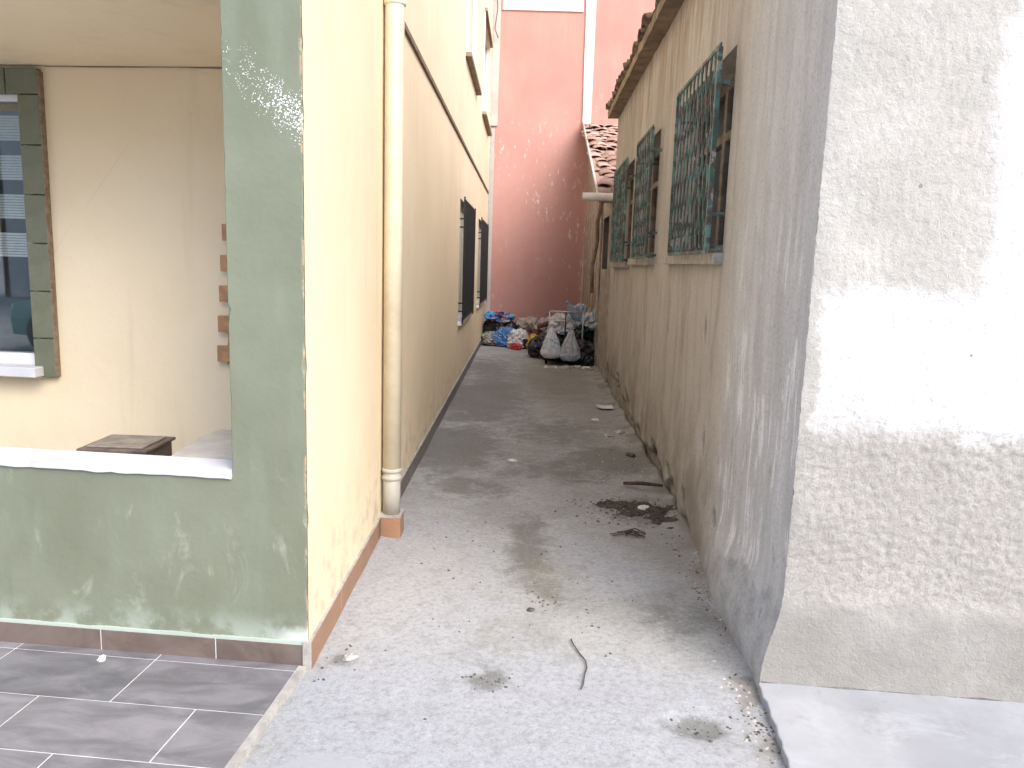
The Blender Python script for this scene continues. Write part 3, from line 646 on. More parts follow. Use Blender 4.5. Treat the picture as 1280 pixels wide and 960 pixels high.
# ================================================================== RIGHT BUILDING
RBD = empty('old_rendered_house', (3.5, 6.5, 0)); tag(RBD, 'old single storey house with stained cement walls on the right of the alley', 'building')
REND = 10.4; RH = 3.56
WINR = [(4.165, 5.80, 1.69, 2.74), (6.60, 8.02, 1.68, 2.735), (8.33, 9.95, 1.65, 2.72)]
def ragged(y, z): return z - (.05+.04*sstep(4.6, 6, y)+.16*sstep(6.5, 9.2, y)) + .10*nz(0, y, z, 3.2) + .05*nz(0, y, z, 9)
PITS = [(7.9, .22, .28, .07), (5.95, .13, .22, .08), (5.35, .17, .10, .045), (4.75, .16, .06, .05), (4.3, .62, .03, .09), (4.45, 1.25, .03, .06), (3.9, .3, .05, .04), (8.8, .3, .2, .05), (5.1, .75, .015, .05)]
def pit(y, z):
    v = 0
    for a, b, ry, rz in PITS:
        d = ((y-a)/ry)**2 + ((z-b-(y-a)*.25)/rz)**2 + .9*nz(0, y, z, 14)
        v = max(v, sstep(1.1, .5, d))
    return v
def toe(z): return .065*sstep(.42, .05, z)
def corner(z): return RB + Vector((-toe(z), 0, z)) + E2*(-.014*sstep(.42, .31, z)) + Vector((.003*nz(0, 0, z, 16)+.003*nz(0, 4, z, 45), .002*nz(3, 0, z, 14), 0))
def rwall(y, z):
    if y < 2.781: return corner(z)
    d = toe(z)*sstep(4.6, 3.4, y) + .006*nz(0, y, z, 1.6) + .0035*nz(0, y, z, 7) + .0015*nz(0, y, z, 25)
    near = any(w[0]-.05 < y < w[1]+.05 and w[2]-.05 < z < w[3]+.05 for w in WINR)
    if y > 4.3: d -= .035*sstep(.012, -.012, ragged(y, z))*sstep(4.3, 4.9, y)
    d -= .03*pit(y, z)
    if near: d *= .2
    k = sstep(2.78, 2.9, y); c = corner(z); p = RW(y, z, d)
    return p if k >= 1 else Vector((p.x*k+(c.x-RK*0)*(1-k) + 0, y + (c.y-2.78)*(1-k), z))
us = lin(2.78, 6.2, .022, [w[i] for w in WINR for i in (0, 1)])+lin(6.24, REND, .045, [w[i] for w in WINR for i in (0, 1)])
vs = lin(-.02, .7, .02)+lin(.73, RH, .04, [w[i] for w in WINR for i in (2, 3)])
vs = sorted(set(vs) | {w[i] for w in WINR for i in (2, 3)})
hole = lambda u, v: any(w[0] < u < w[1] and w[2] < v < w[3] for w in WINR)
gm = grid(us, vs, rwall, hole); wo = gm.build('alley_wall', M['rwall'], RBD, smooth=True)
pa = wo.data.attributes.new('pit', 'FLOAT', 'POINT'); k = 0
for u in us:
    for v in vs:
        r_ = ragged(u, v) if u > 4.4 else 1
        pa.data[k].value = min(1, .85*pit(u, v) + (.6*sstep(.05, .01, abs(r_-.0)) if u > 4.6 else 0)*max(0, .3+nz(0, u, v, 4))); k += 1
# street front of the right building: coarse render in relief
us = lin(0, 1.15, .008)+lin(1.2, 6.5, .12); vs = lin(.0, 1.2, .008)+lin(1.215, 2.7, .014)+lin(2.75, RH, .05)
def rfront(s, z):
    if s < .001: return corner(z)
    dado = sstep(.42, .31, z+.05*nz(s, 1, z, 6))
    n_ = noise.fractal(Vector((s*38, 0, z*38)), .8, 2.1, 4); amp = .0042*(1-.8*dado)*(1 if z < 1.06 else .72)
    lump = .006*nz(s, 2, z, 5)
    t = -.014*dado - amp*n_ - lump*(1-.5*dado) - .004
    k = sstep(0, .06, s); c = corner(z); sx = -toe(z)*(1-sstep(0, .25, s))
    p = FR(s+sx, t, z); return p*k + c*(1-k) if k < 1 else p
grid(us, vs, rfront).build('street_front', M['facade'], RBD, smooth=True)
cb = MB()                                     # other walls and roof
e = RW(REND, 0); f1 = FR(6.5, 0, 0); e2_ = Vector((e.x+6.6, REND, 0))
cb.quad(e, e2_, e2_+Vector((0, 0, RH)), e+Vector((0, 0, RH))); cb.quad(f1, e2_, e2_+Vector((0, 0, RH)), f1+Vector((0, 0, RH)))
cb.build('rear_walls', M['rwall'], RBD)
c0, c1, c2, c3 = RW(2.7, RH+.12, .1), RW(REND+.1, RH+.12, .1), Vector((4.6, REND+.1, RH+1.2)), Vector((4.6, 2.4, RH+1.2)); c4, c5 = Vector((8.2, REND+.1, RH+.12)), Vector((8.2, 2.2, RH+.12))
rf = MB(); rf.quad(c0, c1, c2, c3); rf.quad(c2, c4, c5, c3); rf.quad(c0+Vector((0, 0, -.1)), c3+Vector((0, 0, -.1)), c5, c5); rf.build('roof', M['terra'], RBD)
# eaves slab with chipped edge
ev = MB(); yy = lin(2.72, REND-.0, .07)
for a, b in zip(yy[:-1], yy[1:]):
    j = lambda y: .135+.012*nz(0, y, 0, 5)+.006*nz(0, y, 4, 17); h = lambda y: .012*nz(0, y, 8, 6)
    ev.hexa([RW(a, RH-.075+h(a)*.5, j(a)), RW(b, RH-.075+h(b)*.5, j(b)), RW(b, RH-.07, -.05), RW(a, RH-.07, -.05), RW(a, RH+h(a), j(a)+.004), RW(b, RH+h(b), j(b)+.004), RW(b, RH+.01, -.05), RW(a, RH+.01, -.05)])
ev.build('eaves', M['eave'], RBD)
def half_tile(r0=.085, r1=.075, L=.42, th=.014, n=7, flatk=.75):
    m_ = MB(); 
    for k_, (yy_, rr) in enumerate(((0, r0), (L, r1))):
        for r_ in (rr, rr-th):
            for i in range(n+1):
                t = math.pi*i/n; m_.v.append((math.cos(t)*r_, yy_, math.sin(t)*r_*flatk))
    N = n+1
    for i in range(n):
        m_.f += [(i, i+1, 2*N+i+1, 2*N+i), (N+i+1, N+i, 3*N+i, 3*N+i+1), (i+1, i, N+i, N+i+1), (2*N+i, 2*N+i+1, 3*N+i+1, 3*N+i)]
    m_.f += [(0, 2*N, 3*N, N), (N-1, 2*N-1, 4*N-1, 3*N-1)]
    return m_
t0 = half_tile(); src = t0.build('roof_tile', M['eavet'], RBD, loc=(0, 0, 0), smooth=True); first = True
y = 2.80
while y < REND:
    for row in range(3):
        loc = RW(y+rnd.uniform(-.03, .03), RH+.02+row*.05+rnd.uniform(-.015, .02), .14-row*.03+rnd.uniform(-.03, .03)); rot = (R(12+rnd.uniform(-6, 6)), R(rnd.uniform(-8, 8)), R(-90+rnd.uniform(-9, 9)))
        if first: src.location = loc - wloc(RBD); src.rotation_euler = rot; first = False
        else: inst(src, 'roof_tile', RBD, loc, rot)
    y += .172
# windows of the right building
for wi, (y0, y1, z0, z1) in enumerate(WINR):
    D = .20
    w = MB()
    def wb(ya, yb, za, zb, d0=-D, d1=-D+.05): w.box((d0, ya, za), (d1, yb, zb), lambda d, y, z: RW(y, z, d))
    wb(y0, y1, z0, z0+.06); wb(y0, y1, z1-.06, z1); wb(y0, y0+.06, z0+.06, z1-.06); wb(y1-.06, y1, z0+.06, z1-.06)
    wb((y0+y1)/2-.035, (y0+y1)/2+.035, z0+.06, z1-.06); wb(y0+.06, y1-.06, z1-.36, z1-.31)
    wd = w.build('window', M['oldwood'], RBD)
    MB().box((-D+.02, y0+.03, z0+.03), (-D+.026, y1-.03, z1-.03), lambda d, y, z: RW(y, z, d)).build('pane', M['glass'], wd)
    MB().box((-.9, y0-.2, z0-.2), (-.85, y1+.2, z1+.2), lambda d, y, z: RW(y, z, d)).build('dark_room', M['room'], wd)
    rv = MB(); T = lambda d, y, z: RW(y, z, d)
    rv.quad(T(.0, y0, z1), T(.0, y1, z1), T(-D, y1, z1), T(-D, y0, z1)); rv.quad(T(0, y1, z0), T(0, y1, z1), T(-D, y1, z1), T(-D, y1, z0)); rv.quad(T(0, y0, z0), T(0, y0, z1), T(-D, y0, z1), T(-D, y0, z0)); rv.quad(T(0, y0, z0), T(0, y1, z0), T(-D, y1, z0), T(-D, y0, z0))
    rv.build('window_reveal', M['rwall'], wd)
    MB().box((-.05, y0-.01, z0-.065), (.05, y1+.04, z0-.004), T).build('sill', M['mortar'], wd, bevel=.006)
GR = [(4.14, 5.36, 'largest turquoise wavy bar window grille, nearest on the stained wall'), (6.45, 7.42, 'middle turquoise wavy bar window grille on the stained wall'), (8.20, 9.55, 'farthest turquoise wavy bar window grille, beside the tiled lean-to')]
for (y0, y1, lab), (wy0, wy1, z0, z1) in zip(GR, WINR):
    d = .088; z0 -= .01; z1 += .0
    T = lambda dd, y, z: RW(y, z, dd)
    t = empty('window_grille', RW((y0+y1)/2, z0, d)); tag(t, lab, 'window grille', 'turquoise grilles on the stained wall')
    f = MB()
    f.box((d-.005, y0, z0), (d+.005, y1, z0+.02), T); f.box((d-.005, y0, z1-.02), (d+.005, y1, z1), T); f.box((d-.012, y0, z0+.02), (d+.012, y0+.028, z1-.02), T); f.box((d-.008, y1-.02, z0+.02), (d+.008, y1, z1-.02), T)
    f.build('frame', M['grille'], t)
    for z in (z0+.11, z1-.33): MB().box((d-.013, y0+.03, z), (d-.006, y1-.02, z+.018), T).build('cross_bar', M['grille'], t)
    for z in (z0+.02, z0+.2, z1-.2):
        MB().box((-.12, y0+.03, z), (d-.014, y0+.048, z+.02), T).build('bracket', M['grille'], t); MB().box((-.12, y1-.06, z), (d-.014, y1-.042, z+.02), T).build('bracket', M['grille'], t)
    pitch_ = .056; n_ = int((y1-y0-.06)/pitch_); srcs = {}
    for i in range(n_):
        yy_ = y0+.05+(y1-y0-.1)*(i+.5)/n_; ph = i % 2
        if ph not in srcs:
            m_ = MB(); N = 34
            for q in range(N+1):
                z = z0+.02+(z1-z0-.04)*q/N; o_ = .024*math.sin(2*math.pi*q/N*3.5 + ph*math.pi)
                for a, b in ((-.004, -.0055), (.004, -.0055), (.004, .0055), (-.004, .0055)): p = RW(yy_+o_+b, z, d+a); m_.v.append(tuple(p))
            for q in range(N):
                for k_ in range(4): m_.f.append((q*4+k_, q*4+(k_+1) % 4, q*4+4+(k_+1) % 4, q*4+4+k_))
            srcs[ph] = m_.build('bar', M['grille'], t, loc=RW(yy_, z0, d))
        else: inst(srcs[ph], 'bar', t, RW(yy_, z0, d))

# ================================================================== LEAN-TO BEHIND THE RIGHT BUILDING
AX = empty('tiled_lean_to', (2, 13, 0)); tag(AX, 'run-down lean-to with broken red tile roof between the old house and pink wall', 'building')
A0, A1 = REND+.01, PW-.02
AD = (11.05, 12.1, 1.55, 2.30)
us = sorted({A0, A1, AD[0], AD[1]} | set(lin(A0, A1, .3))); vs = sorted({0, 2.55, AD[2], AD[3]} | set(lin(0, 2.55, .25)))
grid(us, vs, lambda y, z: RW(y, z, -.01+.01*nz(0, y, z, 2)), lambda u, v: AD[0] < u < AD[1] and AD[2] < v < AD[3]).build('wall', M['planks'], AX)
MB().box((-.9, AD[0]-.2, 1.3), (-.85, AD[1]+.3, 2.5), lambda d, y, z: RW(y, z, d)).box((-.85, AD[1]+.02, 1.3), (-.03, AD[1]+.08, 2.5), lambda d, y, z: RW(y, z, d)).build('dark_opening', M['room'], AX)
tri = MB(); tri.add([RW(A0, 2.55, -.01), RW(A1, 2.55, -.01), RW(A1, 4.3, -.01)], [(0, 1, 2)]); tri.build('gable', M['planks'], AX)
for i in range(7):
    yb = 12.2+i*.62; MB().box((-.004, yb, .0), (.016, yb+.5, 2.5), lambda d, y, z: RW(y, z, d)).build('board', M['planks'], AX)
rz = lambda y: 2.58+(y-10.75)*.323
rfm = MB(); rfm.hexa([RW(10.62, rz(10.62)-.10, .19), RW(A1, rz(A1)-.10, .14), Vector((4.2, A1, rz(A1)-.10)), Vector((4.2, 10.62, rz(10.62)-.10)), RW(10.62, rz(10.62)-.005, .19), RW(A1, rz(A1)-.005, .14), Vector((4.2, A1, rz(A1)-.005)), Vector((4.2, 10.62, rz(10.62)-.005))])
rfm.build('roof_deck', M['terra'], AX)
sl_ang = math.atan(.323); ts = half_tile(.12, .105, .42, .02, 7, .36).build('roof_tile', M['terra'], AX, loc=(0, 0, 0), smooth=True); first = True
for r_ in range(24):
    y = 10.6+r_*.25
    for c_ in range(8):
        if rnd.random() < .04: continue
        x = RX(y)-.06+c_*.17+(.085 if r_ % 2 else 0)+rnd.uniform(-.02, .02); loc = Vector((x, y+rnd.uniform(-.05, .05), rz(y)-.012+rnd.uniform(-.01, .03))); rot = (sl_ang-.03+rnd.uniform(-.06, .05), rnd.uniform(-.12, .12), rnd.uniform(-.15, .15))
        if first: ts.location = loc - wloc(AX); ts.rotation_euler = rot; first = False
        else: inst(ts, 'roof_tile', AX, loc, rot)
MB().tube([RW(10.6, rz(10.6)+.01, .20), RW(13.5, rz(13.5)+.03, .17), RW(A1, rz(A1)+.05, .14)], .018, 8).build('verge_pipe', M['gutter'], AX, smooth=True)
gt = MB()
gt.tube([(.755, 10.52, 2.50), (2.2, 10.52, 2.52)], .055, 12); gt.build('gutter', M['gutter'], AX, smooth=True)
MB().tube([(1.02, 10.55, 2.47), (1.0, 10.9, 2.2), (1.04, 11.2, 1.95), (1.0, 11.4, 1.6), (1.02, 11.5, 1.2)], .03, 8).build('bent_downpipe', M['sillb'], AX, smooth=True)

# ================================================================== THINGS ON THE PORCH
st = empty('wooden_stool', FL(-1.10, .63, .01)); tag(st, 'small brown wooden stool with framed top behind the porch parapet', 'stool')
sc_, ss_ = math.cos(R(4)), math.sin(R(4))
def ST(a, b, z): return FL(-1.10+a*sc_-b*ss_, .63+a*ss_+b*sc_, z)
MB().box((-.165, -.15, .69), (.155, .15, .705), ST).build('seat', M['wood'], st, bevel=.004)
MB().box((-.135, -.118, .7055), (.125, .118, .714), ST).build('seat_panel', M['woodl'], st, bevel=.003)
for a in (-.15, .11):
    for b in (-.135, .105): MB().box((a, b, .01), (a+.03, b+.03, .63), ST).build('leg', M['wood'], st)
ap = MB(); ap.box((-.15, -.134, .632), (.14, -.116, .689), ST); ap.box((-.15, .116, .632), (.14, .134, .689), ST); ap.box((-.15, -.116, .632), (-.13, .116, .689), ST); ap.box((.12, -.116, .632), (.14, .116, .689), ST); ap.build('apron', M['wood'], st)
tbm = empty('small_table', FL(-.53, .55, .01)); tag(tbm, 'small table with chipped white top tucked behind the green pillar', 'table')
def TB(a, b, z): return FL(-.53+a, .55+b, z)
pts = [(-.17, -.26), (.13, -.26), (.13, .26), (-.20, .26), (-.215, .2), (-.20, .14), (-.215, .05), (-.19, -.02), (-.195, -.12)]
MB().prism([tuple(TB(a, b, 0))[:2] for a, b in pts], .728, .748).build('table_top', M['lam'], tbm)
for a in (-.15, .08):
    for b in (-.22, .18): MB().box((a, b, .01), (a+.04, b+.04, .727), TB).build('leg', M['wood'], tbm)
ld = empty('wooden_rack', FL(-.70, 1.17, 1.0)); tag(ld, 'orange wooden slatted rack on the porch wall half hidden by the green pillar', 'rack')
sl_ = lambda z: -.822+.066*(z-1.72)
MB().hexa([FL(sl_(1.02)+.0, 1.172, 1.02), FL(sl_(1.02)+.05, 1.172, 1.02), FL(sl_(1.02)+.05, 1.196, 1.02), FL(sl_(1.02), 1.196, 1.02), FL(sl_(1.78), 1.172, 1.78), FL(sl_(1.78)+.05, 1.172, 1.78), FL(sl_(1.78)+.05, 1.196, 1.78), FL(sl_(1.78), 1.196, 1.78)]).build('upright', M['pine'], ld)
MB().box((-.55, 1.172, 1.02), (-.50, 1.196, 1.78), FL).build('upright', M['pine'], ld)
for i in range(5):
    z = 1.035+i*.158; MB().box((sl_(z)-.045+rnd.uniform(-.006, .006), 1.150, z), (-.46, 1.171, z+.085), FL).build('slat', M['pine'], ld, bevel=.002)

# ================================================================== RUBBISH AT THE END OF THE ALLEY
def bag(name, c, size, mat, seed, amp=.16, parent=None, lab=None, cat=None, group=None, flat=.25, sub=4, knot=False):
    b = bmesh.new(); bmesh.ops.create_icosphere(b, subdivisions=sub, radius=1)
    for v in b.verts:
        p = v.co.copy(); q = p*1.7 + Vector((seed*3.1, seed*1.7, seed))
        rd = 1 + amp*(1.2*noise.noise(q) + 1.3*(.35-abs(noise.noise(q*2.1))) + 1.0*(.3-abs(noise.noise(q*4.3+Vector((3, 1, 2))))) + .7*(.3-abs(noise.noise(q*8.7))) + .25*noise.noise(q*17))
        p *= rd
        if p.z < -1+flat*1.6: p.z = -1+flat*1.6 + (p.z+1-flat*1.6)*.12
        if knot and p.z > .55: k_ = min(1, (p.z-.55)/.4); p.x *= 1-.75*k_; p.y *= 1-.75*k_; p.z += .35*k_
        v.co = p
    zmin = min(v.co.z for v in b.verts)
    me = bpy.data.meshes.new(name)
    for v in b.verts: v.co = Vector((v.co.x*size[0], v.co.y*size[1], (v.co.z-zmin)*size[2]*.5*1.1))
    b.to_mesh(me); b.free()
    for p in me.polygons: p.use_smooth = False
    me.materials.append(mat); o = bpy.data.objects.new(name, me); COL.objects.link(o)
    if parent: o.parent = parent; o.location = Vector(c)-wloc(parent)
    else: o.location = c
    o.rotation_euler = (0, 0, seed*.7)
    if lab: tag(o, lab, cat, group)
    return o
GB = 'rubbish heaped at the end of the alley'
bb = empty('rubbish_bag', (-.46, 15.6, 0)); tag(bb, 'big open black sack with bright packaging spilling out, against the yellow wall', 'rubbish bag', GB)
bag('sack', (-.47, 15.6, .0), (.34, .36, .56), M['bagblack'], 1, .14, bb)
bag('packaging', (-.44, 15.50, .42), (.24, .24, .20), M['litter'], 2, .3, bb)
bag('packaging', (-.64, 15.42, .47), (.09, .1, .15), M['bluecap'], 3, .4, bb, sub=3)
bag('packaging', (-.36, 15.36, .42), (.09, .08, .13), M['bagclear'], 4, .4, bb, sub=3)
bag('grey_sack', (-.60, 15.0, 0), (.20, .26, .26), M['baggrey'], 5, .25, None, 'crumpled grey cloth sack below the black bag by the yellow wall', 'sack', GB)
bag('blue_bag', (-.29, 14.85, 0), (.21, .25, .36), M['bagblue'], 6, .22, None, 'full blue plastic bag in the middle of the rubbish', 'rubbish bag', GB)
bag('cloth_bundle', (-.36, 15.25, 0), (.28, .2, .30), M['bagpink'], 16, .25, None, 'pale cloth bundle wedged behind the blue bag', 'bundle', GB)
bag('printed_bag', (-.06, 14.6, 0), (.18, .20, .36), M['printbag'], 7, .25, None, 'white printed plastic bag with dark marks beside the blue bag', 'rubbish bag', GB)
bag('red_packet', (-.10, 14.36, 0), (.115, .07, .13), M['bagred'], 8, .35, None, 'small red packet on the ground in front of the white bag', 'packet', GB, sub=3)
bag('yellow_bag', (.24, 14.5, 0), (.13, .14, .25), M['bagyellow'], 9, .35, None, 'small yellow plastic bag between the white bag and the trolley', 'rubbish bag', GB)
bag('brown_bundle', (.18, 15.1, .0), (.24, .28, .36), M['bagbrown'], 10, .28, None, 'dark reddish brown cloth bundle behind the yellow bag', 'bundle', GB)
bag('beige_sack', (.15, 15.75, 0), (.36, .30, .52), M['bagbeige'], 11, .25, None, 'beige sack slumped against the pink wall', 'sack', GB)
bag('beige_sack', (.52, 15.9, 0), (.30, .28, .50), M['bagpink'], 12, .25, None, 'dusty pink cloth sack right of the beige sack', 'sack', GB)
rc = MB().hexa([Vector(p) for p in [(.30, 14.9, .34), (.58, 15.05, .40), (.60, 15.2, .42), (.3, 15.05, .36), (.30, 14.9, .40), (.58, 15.05, .50), (.60, 15.2, .52), (.3, 15.05, .43)]]).build('folded_cloth', M['bagbrown'], loc=(.45, 15.05, .35), bevel=.02)
tag(rc, 'folded dark red cloth lying on the heap behind the trolley', 'cloth', GB)
bag('pale_bundle', (.75, 15.3, 0), (.30, .3, .62), M['bagwhite'], 13, .25, None, 'large pale plastic bundle behind the trolley', 'bundle', GB)
bag('black_bag', (1.08, 12.95, 0), (.22, .42, .62), M['bagblack'], 14, .2, None, 'tall black plastic bag against the right wall beside the trolley', 'rubbish bag', GB)
bag('black_bag', (1.02, 12.35, 0), (.16, .2, .42), M['bagblack'], 15, .22, None, 'low black plastic bag right of the hanging carrier bags', 'rubbish bag', GB)
bag('dark_green_bag', (1.10, 12.75, .42), (.13, .25, .26), M['bagteal'], 17, .25, None, 'dark green plastic bag lying on top of the black bags', 'rubbish bag', GB)
bag('black_bag', (.68, 13.0, 0), (.36, .34, .52), M['bagblack'], 18, .2, None, 'wide black plastic bag added behind the trolley to darken the heap', 'rubbish bag', GB)  # added black bag, standing in for the shade inside the heap
bag('clear_bag', (.72, 13.0, .44), (.28, .25, .32), M['bagclear'], 19, .25, None, 'cloudy clear bag on the black bag behind the trolley rails', 'rubbish bag', GB)
def bottle(c, tilt, lab, s=1.0):
    prof = [(0, .0), (.045, 0), (.055, .02), (.055, .10), (.05, .12), (.055, .14), (.055, .20), (.04, .25), (.016, .29), (.016, .315)]
    m_ = MB(); n_ = 14
    for r_, z in prof:
        for k_ in range(n_): a = 2*math.pi*k_/n_; m_.v.append((c[0]+math.cos(a)*r_*s, c[1]+math.sin(a)*r_*s, c[2]+z*s))
    for i in range(len(prof)-1):
        for k_ in range(n_): m_.f.append((i*n_+k_, i*n_+(k_+1) % n_, (i+1)*n_+(k_+1) % n_, (i+1)*n_+k_))
    t = empty('plastic_bottle', c); b_ = m_.build('body', M['bottle'], t, smooth=True)
    MB().tube([(c[0], c[1], c[2]+.312*s), (c[0], c[1], c[2]+.335*s)], .02*s, 12).build('cap', M['bluecap'], t)
    t.rotation_euler = tilt; tag(t, lab, 'bottle', 'empty water bottles on the bags'); return t
bag('blue_tinted_bag', (.98, 13.05, .50), (.20, .22, .44), M['bottle'], 21, .35, None, 'blue tinted clear sack of bottles behind the right end of the trolley', 'rubbish bag', GB)
bag('black_bag', (.42, 13.3, 0), (.26, .3, .42), M['bagblack'], 22, .25, None, 'black plastic bag added behind the white carrier to darken the heap', 'rubbish bag', GB)  # another black bag added to deepen the dark behind the trolley
bag('grey_bundle', (1.12, 12.62, .60), (.10, .16, .22), M['bagclear'], 23, .35, None, 'grey film bundle on the bags touching the right wall', 'bundle', GB)
bottle((.93, 12.85, .70), (R(20), R(-35), 0), 'pale blue water bottle leaning left above the trolley rail', 1.15)
bottle((1.0, 12.8, .58), (R(60), R(20), 0), 'pale blue water bottle lying just behind the trolley post', 1.1)
bottle((1.16, 12.6, .64), (R(10), R(12), 0), 'pale blue water bottle standing against the right wall', 1.15)
bottle((1.13, 12.45, .60), (R(75), R(0), R(20)), 'water bottle lying base forward against the right wall', 1.1)
tag(MB().tube([(1.10, 12.7, .5), (1.16, 12.95, 1.15)], .022, 6).build('stick', M['pine'], loc=(1.1, 12.7, .5)), 'yellowish wooden stick poking up between the bottles', 'stick')
# trolley
tr = empty('hand_trolley', (.70, 12.3, 0)); tag(tr, 'low steel hand trolley with double rail handle in front of the rubbish', 'trolley')
TX0, TX1, TY = .44, .98, 12.36
def tube(name, path, r=.011, mt='chrome'): return MB().tube(path, r, 8).build(name, M[mt], tr, smooth=True)
for x in (TX0, .70, TX1): tube('post', [(x, TY+.05, .14), (x, TY+.02, .5), (x, TY, .85)], .012, 'black' if x == .70 else 'chrome')
tube('handle_rail', [(TX0-.0, TY, .85), (TX1, TY, .85)], .013); tube('cross_rail', [(TX0, TY+.01, .70), (TX1, TY+.01, .70)], .010)
MB().box((TX0-.03, TY-.05, .12), (TX1+.03, TY+.55, .16)).build('deck', M['black'], tr, bevel=.005)
tube('axle', [(TX0-.04, TY+.03, .075), (TX1+.04, TY+.03, .075)], .012, 'black')
for x in (TX0-.03, TX1+.03):
    for y in (TY+.03, TY+.47):
        tw = MB(); n_ = 18; pr = [(.035, -.02), (.068, -.02), (.075, -.012), (.075, .012), (.068, .02), (.035, .02)]
        for r_, a in pr:
            for k_ in range(n_): q = 2*math.pi*k_/n_; tw.v.append((x+a, y+math.cos(q)*r_, .075+math.sin(q)*r_))
        for i in range(len(pr)):
            for k_ in range(n_): tw.f.append((i*n_+k_, i*n_+(k_+1) % n_, ((i+1) % len(pr))*n_+(k_+1) % n_, ((i+1) % len(pr))*n_+k_))
        w_ = tw.build('wheel', M['rubber'], tr, loc=(x, y, .075), smooth=True)
        MB().tube([(x-.014, y, .075), (x+.014, y, .075)], .036, 12).build('hub', M['chrome'], w_)
def carrier(c, w, d, h, mat, seed, lab):
    """plastic carrier bag hanging from the trolley rail: gathered neck, heavy round bottom"""
    n_, K = 40, 26; m_ = MB()
    for i in range(K+1):
        t = i/K; prof = (.62+.38*math.sin(min(1, t/.16)*math.pi/2)) if t < .16 else max(.10, 1-.92*((t-.16)/.84)**1.15)
        for k_ in range(n_):
            a = 2*math.pi*k_/n_; fold = 1 + (.10*nz(math.cos(a)*2, math.sin(a)*2, seed+t*1.2, 1.6) + .26*min(1, t*1.6)*(.5-abs(math.sin(a*3.5+seed+2.2*nz(math.cos(a), t*1.5, seed, 1.3)))) + .16*(.3-abs(nz(math.cos(a), math.sin(a), t*2+seed, 3.1)))) + .07*nz(math.cos(a), math.sin(a), t*3+seed, 7)
            m_.v.append((c[0]+math.cos(a)*w*prof*fold+.25*w*t*t*.3*math.sin(seed), c[1]+math.sin(a)*d*prof*fold, c[2]+h*t+.012*nz(a, t, seed, 6)))
    for i in range(K):
        for k_ in range(n_): m_.f.append((i*n_+k_, i*n_+(k_+1) % n_, (i+1)*n_+(k_+1) % n_, (i+1)*n_+k_))
    m_.f.append(tuple(reversed(range(n_))))
    t = empty('carrier_bag', c); m_.build('body', mat, t, loc=(c[0]+.03, c[1], c[2]+h*.42))
    MB().tube([(c[0]+x_*w*.12, c[1]+y_, c[2]+h*z_) for x_, y_, z_ in ((-1, -.02, .94), (-1.2, -.01, 1.05), (-.5, .02, 1.12), (.5, .02, 1.12), (1.2, -.01, 1.05), (1, -.02, .94))], .010, 6).build('handle', mat, t, smooth=True)
    tag(t, lab, 'carrier bag', 'carrier bags hanging on the trolley'); return t
carrier((.475, 12.20, .12), .17, .12, .53, M['carrier'], 3, 'white carrier bag with teal print hanging from the left of the trolley')
carrier((.775, 12.17, .09), .175, .13, .52, M['bagclear'], 8, 'cloudy plain carrier bag hanging from the middle of the trolley')

# ================================================================== SMALL THINGS ON THE GROUND
def stone(name, c, s, mat, seed, lab=None, cat='stone', group=None, flat=.6):
    b = bmesh.new(); bmesh.ops.create_icosphere(b, subdivisions=2, radius=1)
    for v in b.verts:
        p = v.co; k_ = 1+.55*noise.noise(p*1.3+Vector((seed*5.3, seed, 2)))+.25*noise.noise(p*3.1+Vector((seed, 7, seed*2)))
        v.co = Vector((p.x*k_*s, p.y*k_*s*(.6+.5*((seed*37) % 10)/10), max(-.2, p.z)*k_*s*flat))
    me = bpy.data.meshes.new(name); b.to_mesh(me); b.free(); me.materials.append(mat)
    o = bpy.data.objects.new(name, me); COL.objects.link(o); o.location = (c[0], c[1], gz(c[0], c[1])+s*flat*.12 if len(c) < 3 else c[2]); o.rotation_euler = (0, 0, seed*1.3)
    if lab: tag(o, lab, cat, group)
    return o
GS = 'loose stones on the alley floor'
stone('plaster_lump', (.855, 4.95), .045, M['wstone'], 1, 'white plaster lump lying on the dark soil patch', 'stone', GS)
stone('plaster_lump', (-.045, 6.14), .036, M['wstone'], 2, 'flat white plaster flake alone in the middle of the alley', 'stone', GS, .3)
stone('mortar_lump', (-.654, 2.89), .032, M['stone'], 3, 'pale mortar lump on a dark spot near the orange skirting corner', 'stone', GS, .5)
stone('white_pebble', (-1.60, 2.775, TZ+.004), .017, M['wstone'], 4, 'small white pebble on the grey tiles by the green wall', 'stone', GS, .9)
stone('dark_pebble', (.084, 3.39), .020, M['dstone'], 5, 'small dark pebble in the middle of the foreground concrete', 'stone', GS)
stone('rubble_piece', (.854, 7.16), .05, M['stone'], 6, 'pale rubble piece near the right wall, just past the soil', 'stone', GS, .4)
stone('rubble_piece', (.98, 7.33), .06, M['stone'], 7, 'larger pale rubble piece touching the right wall foot', 'stone', GS, .4)
stone('rubble_piece', (.80, 7.9), .05, M['wstone'], 8, 'whitish rubble piece between the paper scrap and nearer rubble', 'stone', GS, .35)
stone('rubble_piece', (.97, 6.42), .05, M['dstone'], 9, 'dark rubble piece by the right wall behind the soil', 'stone', GS, .5)
ORD = 'first second third fourth fifth sixth seventh eighth ninth tenth eleventh twelfth thirteenth fourteenth'.split()
for i in range(14):
    x, y = .42+.05*i+rnd.uniform(-.03, .03), 12.05+rnd.uniform(-.25, .12)
    stone('rubble_piece', (x, y), rnd.uniform(.035, .085), M['stone' if i % 3 else 'wstone'], 20+i, '%s rubble piece, %s from the left in the row below the trolley' % ('whitish' if i % 3 == 0 else 'beige', ORD[i]), 'rubble', 'rubble under the trolley', .45)
pp_ = MB(); gp = lin(-.09, .09, .03); gq = lin(-.06, .06, .03)
